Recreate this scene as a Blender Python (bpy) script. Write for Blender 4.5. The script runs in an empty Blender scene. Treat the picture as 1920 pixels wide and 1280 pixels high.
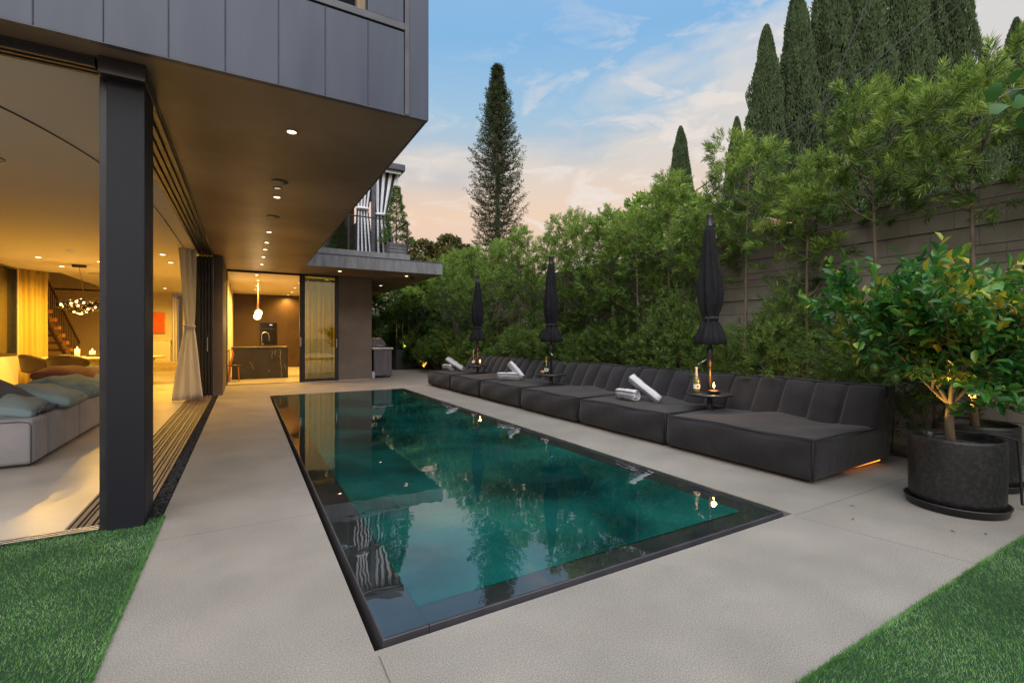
import bpy, math, random
import numpy as np
from mathutils import Vector, Matrix
R = math.radians
random.seed(7); rng = np.random.default_rng(7)
scene = bpy.context.scene
col = scene.collection

# ------------------------------------------------------------------ camera
YAW = math.atan2(500, 875)
cd = bpy.data.cameras.new("camera"); cam = bpy.data.objects.new("camera", cd); col.objects.link(cam)
cam.location = (0, 0, 1.25); cam.rotation_euler = (R(90), 0, -YAW)
cd.sensor_width = 36; cd.lens = 36 * 875 / 1920; cd.shift_y = -8 / 1920
cd.clip_start = 0.05; cd.clip_end = 2000
scene.camera = cam
# ------------------------------------------------------------------ render settings
scene.view_settings.view_transform = 'Standard'; scene.view_settings.look = 'None'
scene.view_settings.exposure = 0.14; scene.view_settings.gamma = 1.0
scene.cycles.use_denoising = True
scene.cycles.max_bounces = 8; scene.cycles.transparent_max_bounces = 16
scene.cycles.sample_clamp_indirect = 4.0
scene.cycles.caustics_refractive = False; scene.cycles.caustics_reflective = False
# ------------------------------------------------------------------ world
SUN_EL, SUN_AZ = R(56), R(215)
world = bpy.data.worlds.new("World"); scene.world = world; world.use_nodes = True
def build_world():
    nt = world.node_tree; N = nt.nodes; L = nt.links; N.clear()
    def m(op, a, b=None, c=None):
        n = N.new('ShaderNodeMath'); n.operation = op
        for i, v in enumerate((a, b, c)):
            if v is None: continue
            if isinstance(v, (int, float)): n.inputs[i].default_value = v
            else: L.new(v, n.inputs[i])
        return n.outputs[0]
    def mix(f, a, b):
        n = N.new('ShaderNodeMix'); n.data_type = 'RGBA'
        for s, v in ((n.inputs[0], f), (n.inputs[6], a), (n.inputs[7], b)):
            if isinstance(v, (int, float)): s.default_value = v
            elif isinstance(v, tuple): s.default_value = (*v, 1)
            else: L.new(v, s)
        return n.outputs[2]
    tc = N.new('ShaderNodeTexCoord'); d = tc.outputs['Generated']
    sep = N.new('ShaderNodeSeparateXYZ'); L.new(d, sep.inputs[0]); z = sep.outputs[2]
    ramp = N.new('ShaderNodeValToRGB'); cr = ramp.color_ramp
    stops = [(0.0, (.62, .42, .33)), (.14, (.82, .52, .36)), (.24, (.90, .60, .40)), (.33, (.56, .57, .58)), (.43, (.36, .55, .72)), (.54, (.23, .47, .76)), (.66, (.29, .50, .78)), (.85, (.95, 1.1, 1.3)), (1.0, (1.0, 1.15, 1.35))]
    while len(cr.elements) < len(stops): cr.elements.new(.5)
    for e, (p, c) in zip(cr.elements, stops): e.position = p; e.color = (*c, 1)
    L.new(z, ramp.inputs[0])
    def dot(v):
        n = N.new('ShaderNodeVectorMath'); n.operation = 'DOT_PRODUCT'; L.new(d, n.inputs[0]); n.inputs[1].default_value = v; return n.outputs['Value']
    s, c = math.sin(YAW), math.cos(YAW)
    # cloud bank fills the sky on one side of a tilted great circle
    bank = dot((.46 * c + .40 * s, -.46 * s + .40 * c, -1.0))
    mp = N.new('ShaderNodeMapping'); L.new(d, mp.inputs[0]); mp.inputs['Scale'].default_value = (1.3, 1.3, 3.6); mp.inputs['Rotation'].default_value = (0.1, .25, 0)
    n1 = N.new('ShaderNodeTexNoise'); L.new(mp.outputs[0], n1.inputs[0]); n1.inputs['Scale'].default_value = 2.2; n1.inputs['Detail'].default_value = 9; n1.inputs['Roughness'].default_value = .52; n1.inputs['Distortion'].default_value = .35
    n2 = N.new('ShaderNodeTexNoise'); L.new(mp.outputs[0], n2.inputs[0]); n2.inputs['Scale'].default_value = 5.5; n2.inputs['Detail'].default_value = 8; n2.inputs['Roughness'].default_value = .6; n2.inputs['Distortion'].default_value = .6
    cov = m('ADD', m('MULTIPLY', bank, 2.2), m('MULTIPLY', m('SUBTRACT', n1.outputs[0], .5), 1.6))
    cov = m('MULTIPLY_ADD', cov, 3.4, .35)
    covc = N.new('ShaderNodeClamp'); L.new(cov, covc.inputs[0]); covc.inputs[2].default_value = .92
    cc = N.new('ShaderNodeValToRGB'); L.new(z, cc.inputs[0])
    st = [(0, (.72, .50, .40)), (.25, (.88, .64, .46)), (.36, (.74, .67, .60)), (.5, (.70, .69, .68)), (.8, (.9, .95, 1.05))]
    while len(cc.color_ramp.elements) < len(st): cc.color_ramp.elements.new(.5)
    for e, (p, q) in zip(cc.color_ramp.elements, st): e.position = p; e.color = (*q, 1)
    sky = mix(covc.outputs[0], ramp.outputs[0], cc.outputs[0])
    # brighter wisps
    w = m('MULTIPLY', m('SUBTRACT', n2.outputs[0], .52), 8.5)
    wc = N.new('ShaderNodeClamp'); L.new(w, wc.inputs[0]); wc.inputs[2].default_value = .85
    wf = m('MULTIPLY', wc.outputs[0], m('MINIMUM', m('MAXIMUM', m('MULTIPLY_ADD', bank, 2.0, .55), .06), 1.0))
    sky = mix(wf, sky, (.88, .78, .70))
    ns = N.new('ShaderNodeTexSky'); ns.sky_type = 'NISHITA'; ns.sun_disc = False; ns.sun_elevation = SUN_EL; ns.sun_rotation = SUN_AZ
    nm = N.new('ShaderNodeVectorMath'); nm.operation = 'SCALE'; L.new(ns.outputs[0], nm.inputs[0]); nm.inputs['Scale'].default_value = .08
    sky = mix(.12, sky, nm.outputs[0])
    bg = N.new('ShaderNodeBackground'); L.new(sky, bg.inputs[0]); bg.inputs[1].default_value = 1.0
    out = N.new('ShaderNodeOutputWorld'); L.new(bg.outputs[0], out.inputs[0])
build_world()
sd = bpy.data.lights.new("sun", 'SUN'); sun = bpy.data.objects.new("sun", sd); col.objects.link(sun)
sd.energy = 3.9; sd.angle = R(80); sd.color = (1, .95, .9)
sun.rotation_euler = (R(90) - SUN_EL, 0, R(180) - SUN_AZ)   # light comes from azimuth SUN_AZ clockwise from +Y

# ------------------------------------------------------------------ materials
def mat(name, c=(.5, .5, .5), rough=.6, c2=None, scale=4, spec=.5, metal=0, bump=0, bscale=60, detail=6, lo=.35, hi=.65, emit=None, es=0, coat=0, sheen=0, stretch=None):
    M = bpy.data.materials.new(name); M.use_nodes = True; nt = M.node_tree; b = nt.nodes['Principled BSDF']
    b.inputs['Base Color'].default_value = (*c, 1); b.inputs['Roughness'].default_value = rough
    b.inputs['Specular IOR Level'].default_value = spec; b.inputs['Metallic'].default_value = metal
    b.inputs['Coat Weight'].default_value = coat; b.inputs['Sheen Weight'].default_value = sheen
    tc = nt.nodes.new('ShaderNodeTexCoord'); src = tc.outputs['Object']
    if stretch:
        mp = nt.nodes.new('ShaderNodeMapping'); mp.inputs['Scale'].default_value = stretch; nt.links.new(src, mp.inputs[0]); src = mp.outputs[0]
    if c2:
        n = nt.nodes.new('ShaderNodeTexNoise'); n.inputs['Scale'].default_value = scale; n.inputs['Detail'].default_value = detail
        nt.links.new(src, n.inputs[0]); r = nt.nodes.new('ShaderNodeValToRGB')
        r.color_ramp.elements[0].position = lo; r.color_ramp.elements[1].position = hi
        r.color_ramp.elements[0].color = (*c, 1); r.color_ramp.elements[1].color = (*c2, 1)
        nt.links.new(n.outputs[0], r.inputs[0]); nt.links.new(r.outputs[0], b.inputs['Base Color'])
    if bump:
        n = nt.nodes.new('ShaderNodeTexNoise'); n.inputs['Scale'].default_value = bscale; n.inputs['Detail'].default_value = 5
        nt.links.new(src, n.inputs[0]); bp = nt.nodes.new('ShaderNodeBump'); bp.inputs['Strength'].default_value = bump; bp.inputs['Distance'].default_value = .01
        nt.links.new(n.outputs[0], bp.inputs['Height']); nt.links.new(bp.outputs[0], b.inputs['Normal'])
    if emit:
        b.inputs['Emission Color'].default_value = (*emit, 1); b.inputs['Emission Strength'].default_value = es
    return M
def leafmat(name, cols, trans=.3, rough=.5, spec=.35, top_pale=None):
    """cols: colours picked at random for every leaf, plus slow drift over the crown"""
    M = bpy.data.materials.new(name); M.use_nodes = True; nt = M.node_tree; N = nt.nodes; L = nt.links
    b = N['Principled BSDF']; out = N['Material Output']
    g = N.new('ShaderNodeNewGeometry'); tc = N.new('ShaderNodeTexCoord')
    n = N.new('ShaderNodeTexNoise'); n.inputs['Scale'].default_value = 2.3; L.new(tc.outputs['Object'], n.inputs[0])
    a = N.new('ShaderNodeMath'); a.operation = 'MULTIPLY_ADD'; L.new(n.outputs[0], a.inputs[0]); a.inputs[1].default_value = 1.5; a.inputs[2].default_value = -.5
    mx = N.new('ShaderNodeMath'); mx.operation = 'MULTIPLY_ADD'; L.new(g.outputs['Random Per Island'], mx.inputs[0]); mx.inputs[1].default_value = .6; L.new(a.outputs[0], mx.inputs[2])
    if top_pale:   # leaf colour runs paler towards the top of the plant: (z0, z1, amount)
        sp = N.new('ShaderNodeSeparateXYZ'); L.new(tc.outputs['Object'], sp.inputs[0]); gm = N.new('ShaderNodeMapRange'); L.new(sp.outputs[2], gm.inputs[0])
        gm.inputs[1].default_value = top_pale[0]; gm.inputs[2].default_value = top_pale[1]; gm.inputs[3].default_value = -top_pale[2] * .5; gm.inputs[4].default_value = top_pale[2]
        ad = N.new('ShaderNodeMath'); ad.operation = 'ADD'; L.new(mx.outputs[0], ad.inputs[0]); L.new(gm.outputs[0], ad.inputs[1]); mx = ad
    r = N.new('ShaderNodeValToRGB'); e = r.color_ramp.elements
    while len(e) < len(cols): e.new(.5)
    for i, c in enumerate(cols): e[i].position = i / (len(cols) - 1) * .9 + .05; e[i].color = (*c, 1)
    L.new(mx.outputs[0], r.inputs[0]); L.new(r.outputs[0], b.inputs['Base Color'])
    b.inputs['Roughness'].default_value = rough; b.inputs['Specular IOR Level'].default_value = spec
    t = N.new('ShaderNodeBsdfTranslucent'); L.new(r.outputs[0], t.inputs[0]); ms = N.new('ShaderNodeMixShader'); ms.inputs[0].default_value = trans
    L.new(b.outputs[0], ms.inputs[1]); L.new(t.outputs[0], ms.inputs[2]); L.new(ms.outputs[0], out.inputs[0])
    return M
def glassmat(name, tint=(.9, .95, .93), ior=1.5, rough=0.0, bump=0, bscale=3, gain=1.0):
    """clear sheet: fresnel mix of straight-through and mirror"""
    M = bpy.data.materials.new(name); M.use_nodes = True; nt = M.node_tree; N = nt.nodes; L = nt.links; N.clear()
    out = N.new('ShaderNodeOutputMaterial'); tr = N.new('ShaderNodeBsdfTransparent'); tr.inputs[0].default_value = (*tint, 1)
    gl = N.new('ShaderNodeBsdfGlossy'); gl.inputs['Roughness'].default_value = rough; gl.inputs[0].default_value = (gain, gain, gain, 1)
    fr = N.new('ShaderNodeFresnel'); fr.inputs[0].default_value = ior; ms = N.new('ShaderNodeMixShader')
    L.new(fr.outputs[0], ms.inputs[0]); L.new(tr.outputs[0], ms.inputs[1]); L.new(gl.outputs[0], ms.inputs[2]); L.new(ms.outputs[0], out.inputs[0])
    if bump:
        tc = N.new('ShaderNodeTexCoord'); n = N.new('ShaderNodeTexNoise'); n.inputs['Scale'].default_value = bscale; n.inputs['Detail'].default_value = 3; L.new(tc.outputs['Object'], n.inputs[0])
        bp = N.new('ShaderNodeBump'); bp.inputs['Strength'].default_value = bump; bp.inputs['Distance'].default_value = .02
        L.new(n.outputs[0], bp.inputs['Height']); L.new(bp.outputs[0], gl.inputs['Normal']); L.new(bp.outputs[0], fr.inputs['Normal'])
    return M
def emat(name, c, s):
    M = bpy.data.materials.new(name); M.use_nodes = True; N = M.node_tree.nodes; N.clear()
    o = N.new('ShaderNodeOutputMaterial'); e = N.new('ShaderNodeEmission'); e.inputs[0].default_value = (*c, 1); e.inputs[1].default_value = s
    M.node_tree.links.new(e.outputs[0], o.inputs[0]); return M

def deck_mat():
    M = mat('exposed_concrete', (.182, .166, .146), .8, c2=(.238, .218, .194), scale=1.6, bump=.012, bscale=160, detail=8, lo=.3, hi=.7)
    nt = M.node_tree; N = nt.nodes; L = nt.links; b = N['Principled BSDF']
    base = b.inputs['Base Color'].links[0].from_socket
    tc = N.new('ShaderNodeTexCoord')
    n = N.new('ShaderNodeTexNoise'); n.inputs['Scale'].default_value = 180; n.inputs['Detail'].default_value = 7; n.inputs['Roughness'].default_value = .9; L.new(tc.outputs['Object'], n.inputs[0])
    r = N.new('ShaderNodeValToRGB'); r.color_ramp.elements[0].position = .38; r.color_ramp.elements[1].position = .62
    r.color_ramp.elements[0].color = (.30, .29, .27, 1); r.color_ramp.elements[1].color = (1.72, 1.72, 1.72, 1); L.new(n.outputs[0], r.inputs[0])
    mu = N.new('ShaderNodeMix'); mu.data_type = 'RGBA'; mu.blend_type = 'MULTIPLY'; mu.inputs[0].default_value = 1
    L.new(base, mu.inputs[6]); L.new(r.outputs[0], mu.inputs[7])
    # streaky trowel marks and stains
    mp = N.new('ShaderNodeMapping'); mp.inputs['Scale'].default_value = (1.0, 1.3, 1); L.new(tc.outputs['Object'], mp.inputs[0])
    n3 = N.new('ShaderNodeTexNoise'); n3.inputs['Scale'].default_value = 2.3; n3.inputs['Detail'].default_value = 7; n3.inputs['Distortion'].default_value = .2; L.new(mp.outputs[0], n3.inputs[0])
    r3 = N.new('ShaderNodeValToRGB'); r3.color_ramp.elements[0].position = .3; r3.color_ramp.elements[1].position = .6
    r3.color_ramp.elements[0].color = (.925, .925, .93, 1); r3.color_ramp.elements[1].color = (1.03, 1.02, 1, 1); L.new(n3.outputs[0], r3.inputs[0])
    mu2 = N.new('ShaderNodeMix'); mu2.data_type = 'RGBA'; mu2.blend_type = 'MULTIPLY'; mu2.inputs[0].default_value = 1
    L.new(mu.outputs[2], mu2.inputs[6]); L.new(r3.outputs[0], mu2.inputs[7])
    sep = N.new('ShaderNodeSeparateXYZ'); L.new(tc.outputs['Object'], sep.inputs[0]); X, Y = sep.outputs[0], sep.outputs[1]
    def m(op, a, b2=None):
        q = N.new('ShaderNodeMath'); q.operation = op
        for i, v in enumerate((a, b2)):
            if v is None: continue
            if isinstance(v, (int, float)): q.inputs[i].default_value = v
            else: L.new(v, q.inputs[i])
        return q.outputs[0]
    tot = None
    def line(P, C, Q, q0, q1, k=0):   # saw cut where P + k*Q = C and q0<Q<q1
        nonlocal tot
        v = m('LESS_THAN', m('ABSOLUTE', m('SUBTRACT', m('ADD', P, m('MULTIPLY', Q, k)), C)), .0032)
        v = m('MULTIPLY', v, m('MULTIPLY', m('GREATER_THAN', Q, q0), m('LESS_THAN', Q, q1)))
        tot = v if tot is None else m('MAXIMUM', tot, v)
    line(X, .455, Y, -6, 1.85); line(Y, 1.86, X, 3.35, 9); line(Y, 3.57, X, -.6, .44)
    line(X, 3.70, Y, .5, 1.85, .2); line(Y, 5.5, X, 3.35, 5.9); line(Y, 9.1, X, 3.35, 5.9); line(Y, 13.3, X, 3.35, 9)
    line(X, 2.45, Y, 11.15, 13.9, .18); line(Y, 7.3, X, -.6, .44); line(Y, 12.3, X, 3.35, 5.9)
    mj = N.new('ShaderNodeMix'); mj.data_type = 'RGBA'; L.new(tot, mj.inputs[0]); L.new(mu2.outputs[2], mj.inputs[6]); mj.inputs[7].default_value = (.10, .09, .08, 1)
    L.new(mj.outputs[2], b.inputs['Base Color'])
    return M
M = {}
M['deck'] = deck_mat()
M['floor'] = mat('polished_concrete', (.40, .36, .31), .28, c2=(.50, .45, .39), scale=1.5, bump=.03, bscale=8)
M['earth'] = mat('earth', (.035, .026, .018), .95, c2=(.09, .07, .05), scale=14, bump=.8, bscale=50)
M['far'] = mat('far_ground', (.07, .08, .05), .95, c2=(.12, .11, .08), scale=.2)
M['metal'] = mat('dark_zinc_cladding', (.036, .045, .074), .42, c2=(.066, .078, .110), scale=3.2, spec=.5, bump=.10, bscale=2.5, stretch=(1.6, 1.6, .22), lo=.3, hi=.75)
M['metal_streak'] = M['metal']
M['mortar'] = mat('block_mortar', (.10, .09, .072), .95)
M['trim'] = mat('dark_trim', (.06, .063, .075), .4, c2=(.10, .10, .11), scale=6)
M['black'] = mat('black_metal', (.018, .018, .02), .35, c2=(.028, .028, .03), scale=9)
M['steel_col'] = mat('column_steel', (.008, .009, .013), .5, c2=(.015, .016, .022), scale=1.4, spec=.3, stretch=(1, 1, .4))
M['soffit'] = mat('brown_plaster_soffit', (.15, .100, .065), .42, c2=(.29, .205, .14), scale=.9, detail=9, bump=.06, bscale=5)
M['plaster'] = mat('taupe_plaster', (.15, .122, .10), .6, c2=(.20, .165, .14), scale=1.6, bump=.08, bscale=14)
M['slab'] = mat('grey_slab_face', (.15, .15, .155), .55, c2=(.24, .24, .25), scale=3.0, stretch=(3.5, 3.5, .6), bump=.05, bscale=20)
M['ceil'] = mat('cream_ceiling', (.66, .60, .50), .8)
M['wall'] = mat('cream_wall', (.60, .52, .40), .8, c2=(.64, .56, .44), scale=1)
M['tanwall'] = mat('tan_wall', (.52, .42, .29), .8)
M['kwall'] = mat('dark_brown_cabinet', (.035, .017, .010), .45, c2=(.05, .026, .015), scale=2)
M['marble'] = mat('black_marble', (.030, .030, .030), .3, c2=(.05, .048, .045), scale=3)
M['wood'] = mat('stair_wood', (.16, .045, .018), .45, c2=(.24, .075, .03), scale=8, stretch=(1, 5, 5))
M['endgrain'] = mat('orange_wood_end', (.55, .22, .05), .5)
M['rail'] = mat('brown_rail', (.06, .022, .012), .45)
M['shadow_gap'] = mat('slot_black', (.006, .006, .007), .8)
M['rim'] = mat('pool_rim_stone', (.045, .042, .048), .35, c2=(.065, .062, .068), scale=5, bump=.03, bscale=30)
def basin_mat():
    m_ = mat('pool_mosaic', (.010, .16, .14), .5, c2=(.04, .60, .47), scale=.85, detail=9, lo=.32, hi=.72)
    nt = m_.node_tree; b = nt.nodes['Principled BSDF']; base = b.inputs['Base Color'].links[0].from_socket
    v = nt.nodes.new('ShaderNodeTexVoronoi'); v.inputs['Scale'].default_value = 42; tc = nt.nodes.new('ShaderNodeTexCoord'); nt.links.new(tc.outputs['Object'], v.inputs[0])
    h = nt.nodes.new('ShaderNodeMix'); h.data_type = 'RGBA'; h.blend_type = 'MULTIPLY'; h.inputs[0].default_value = .4
    nt.links.new(base, h.inputs[6]); nt.links.new(v.outputs['Color'], h.inputs[7]); nt.links.new(h.outputs[2], b.inputs['Base Color'])
    return m_
M['basin'] = basin_mat()
M['water'] = glassmat('pool_water', (.86, .97, .94), 1.95, .012, bump=.10, bscale=2.2, gain=1.0)
M['glass'] = glassmat('window_glass', (.80, .95, .42), 2.1)
M['clear'] = glassmat('clear_glass', (.9, .93, .9), 1.45)
M['smoke'] = glassmat('smoked_glass', (.45, .33, .22), 1.8)
M['sofa'] = mat('charcoal_fabric', (.011, .0095, .011), .85, c2=(.018, .016, .018), scale=5, bump=.9, bscale=9, spec=.25, sheen=.15)
M['piping'] = mat('black_piping', (.012, .012, .013), .8)
M['umb'] = mat('black_canvas', (.007, .007, .009), .9, c2=(.012, .012, .015), scale=12, bump=.2, bscale=200, spec=.25)
M['chrome'] = mat('brushed_steel', (.55, .55, .55), .3, metal=1)
M['greysteel'] = mat('grill_steel', (.16, .16, .175), .38, c2=(.21, .21, .225), scale=3, metal=.6, stretch=(4, 4, .5))
M['white'] = mat('white_cloth', (.50, .50, .53), .85, bump=.3, bscale=300)
M['greystripe'] = mat('grey_stripe_cloth', (.24, .24, .26), .85, bump=.3, bscale=300)
M['stripe_dark'] = mat('dark_stripe_canvas', (.035, .037, .045), .85)
M['stripe_white'] = mat('white_stripe_canvas', (.85, .85, .88), .85)
M['pot'] = mat('black_pot', (.010, .010, .011), .45, c2=(.032, .031, .031), scale=38, detail=9, lo=.45, hi=.8, bump=.15, bscale=30)
M['planter'] = mat('anthracite_planter', (.035, .035, .045), .5, c2=(.045, .045, .055), scale=3)
M['bark'] = mat('bark', (.10, .07, .045), .85, c2=(.17, .13, .09), scale=25, bump=.6, bscale=60, stretch=(1, 1, .3))
M['bark2'] = mat('pale_bark', (.14, .10, .06), .85, c2=(.22, .17, .10), scale=20, bump=.5, bscale=60, stretch=(1, 1, .3))
M['bamboo'] = mat('bamboo_cane', (.22, .26, .12), .5, c2=(.30, .30, .16), scale=6)
M['block'] = mat('concrete_block', (.165, .15, .118), .85, c2=(.25, .23, .185), scale=2.2, bump=.4, bscale=80)
M['grass'] = leafmat('artificial_turf', [(.022, .080, .012), (.048, .150, .026), (.095, .235, .055), (.22, .36, .14)], .15, .5, .3)
M['thatch'] = mat('turf_base', (.008, .03, .008), .95)
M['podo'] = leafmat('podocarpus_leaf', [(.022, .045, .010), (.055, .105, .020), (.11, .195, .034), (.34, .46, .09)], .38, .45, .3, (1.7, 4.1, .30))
M['podo_dark'] = leafmat('hedge_leaf', [(.045, .08, .02), (.08, .145, .03), (.125, .21, .04), (.20, .29, .06)], .35, .5)
M['lemon'] = leafmat('lemon_leaf', [(.012, .075, .018), (.026, .125, .024), (.05, .18, .03), (.11, .25, .035), (.45, .38, .03)], .35, .32, .5)
M['cypress'] = leafmat('cypress_spray', [(.055, .085, .040), (.085, .125, .058), (.11, .155, .072), (.14, .185, .09)], .15, .8, .1)
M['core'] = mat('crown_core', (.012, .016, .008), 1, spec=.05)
M['pine'] = leafmat('norfolk_needles', [(.03, .05, .02), (.05, .08, .03), (.075, .095, .045), (.11, .105, .06)], .12, .8, .1)
M['magnolia'] = leafmat('magnolia_leaf', [(.04, .06, .018), (.08, .10, .03), (.13, .13, .04), (.24, .17, .045)], .2, .4)
M['vine'] = leafmat('vine_leaf', [(.015, .07, .012), (.03, .11, .02), (.05, .15, .03)], .35, .45)
M['bamboo_leaf'] = leafmat('bamboo_leaf', [(.02, .06, .015), (.04, .10, .03), (.08, .15, .04)], .3, .5)
M['fruit'] = mat('green_lemon', (.025, .07, .008), .4, c2=(.05, .10, .012), scale=6, bump=.2, bscale=120)
M['gravel'] = mat('lava_stone', (.012, .011, .012), .9, c2=(.04, .036, .036), scale=25, bump=.8, bscale=90)
M['track'] = mat('bronze_track', (.13, .10, .08), .5, c2=(.17, .135, .11), scale=6, metal=.1, stretch=(1, .2, 1))
M['sofaint'] = mat('grey_velvet', (.30, .285, .29), .8, c2=(.37, .35, .355), scale=4, sheen=.2)
M['cush_blue'] = mat('pale_blue_linen', (.22, .30, .31), .9, c2=(.30, .38, .39), scale=3, bump=.4, bscale=14)
M['cush_teal'] = mat('washed_teal_linen', (.10, .20, .25), .9, c2=(.22, .33, .37), scale=9, bump=.4, bscale=14)
M['cush_red'] = mat('rust_knit', (.20, .07, .05), .95, c2=(.28, .11, .08), scale=80)
M['blanket'] = mat('slate_blanket', (.10, .10, .125), .95, c2=(.14, .14, .165), scale=5, bump=.3, bscale=20)
M['curtain'] = leafmat('cream_curtain', [(.82, .82, .84), (.86, .86, .88)], .3, .85, .1)
M['curtain_gold'] = leafmat('gold_curtain', [(.74, .58, .16), (.80, .64, .20)], .5, .85, .1)
M['leather'] = mat('dark_brown_leather', (.045, .024, .012), .5)
M['travertine'] = mat('travertine', (.62, .50, .30), .5, c2=(.50, .38, .20), scale=9)
M['wax'] = mat('candle_wax', (.9, .75, .5), .5, emit=(1, .62, .22), es=.8)
M['flame'] = emat('flame', (1, .42, .08), 30)
M['ember'] = mat('glowing_oil', (.6, .2, .06), .5, emit=(1, .32, .06), es=2.5)
M['lens'] = emat('downlight_lens', (1, .78, .48), 7)
M['lens_dim'] = emat('dim_lens', (1, .85, .65), .5)
M['bulb'] = emat('bulb', (1, .72, .3), 40)
M['globe'] = emat('pendant_globe', (1, .72, .33), 5)
M['led'] = emat('led_strip', (1, .28, .03), 3)
M['door_white'] = mat('white_door', (.75, .70, .58), .5)
M['orange'] = mat('orange_paint', (.80, .13, .015), .6, c2=(.72, .10, .012), scale=3)
M['roof_tile'] = mat('clay_tile', (.38, .20, .13), .8, c2=(.48, .28, .19), scale=8)
M['stucco'] = mat('white_stucco', (.7, .68, .64), .85)
M['post_wood'] = mat('weathered_wood', (.22, .15, .09), .7, c2=(.30, .21, .13), scale=9, stretch=(6, 6, .5))
M['bottle'] = mat('green_bottle_glass', (.006, .02, .008), .08, spec=.8, coat=.5)
M['bottle_clear'] = mat('olive_bottle_glass', (.10, .11, .03), .08, spec=.8, coat=.5)
def turbid(name):
    m_ = glassmat(name, (.80, .96, .93), 1.95, .012, bump=.10, bscale=2.2); nt = m_.node_tree; N = nt.nodes; L = nt.links
    tr = next(n for n in N if n.type == 'BSDF_TRANSPARENT'); ms = next(n for n in N if n.type == 'MIX_SHADER'); tc = N.new('ShaderNodeTexCoord')
    n = N.new('ShaderNodeTexNoise'); n.inputs['Scale'].default_value = 1.1; n.inputs['Detail'].default_value = 8; n.inputs['Distortion'].default_value = .5; L.new(tc.outputs['Object'], n.inputs[0])
    r = N.new('ShaderNodeValToRGB'); r.color_ramp.elements[0].position = .34; r.color_ramp.elements[1].position = .68; r.color_ramp.elements[0].color = (.001, .019, .021, 1); r.color_ramp.elements[1].color = (.006, .110, .096, 1)
    L.new(n.outputs[0], r.inputs[0]); df = N.new('ShaderNodeBsdfDiffuse'); L.new(r.outputs[0], df.inputs[0]); mm = N.new('ShaderNodeMixShader'); mm.inputs[0].default_value = .70
    L.new(tr.outputs[0], mm.inputs[1]); L.new(df.outputs[0], mm.inputs[2]); L.new(mm.outputs[0], ms.inputs[1]); return m_
M['water_deep'] = turbid('teal_pool_water')
M['lit_edge'] = mat('green_lit_wall', (.05, .20, .10), .4)  # lighter green that paints light on the top of the basin wall
M['foil'] = mat('gold_foil', (.75, .42, .10), .35, metal=.8)
M['foil_pale'] = mat('rose_foil', (.80, .56, .42), .35, metal=.5)
M['label'] = mat('bottle_label', (.75, .70, .60), .6)
M['copper'] = mat('copper_cup', (.45, .24, .12), .4, metal=.6)
M['wire'] = mat('cable_black', (.015, .015, .016), .7)
M['oven'] = mat('black_glass', (.006, .006, .007), .12)
M['screen'] = emat('oven_display', (.8, .85, 1), 1.5)
M['winglass'] = mat('dark_window_glass', (.035, .028, .018), .08, spec=.6)

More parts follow.
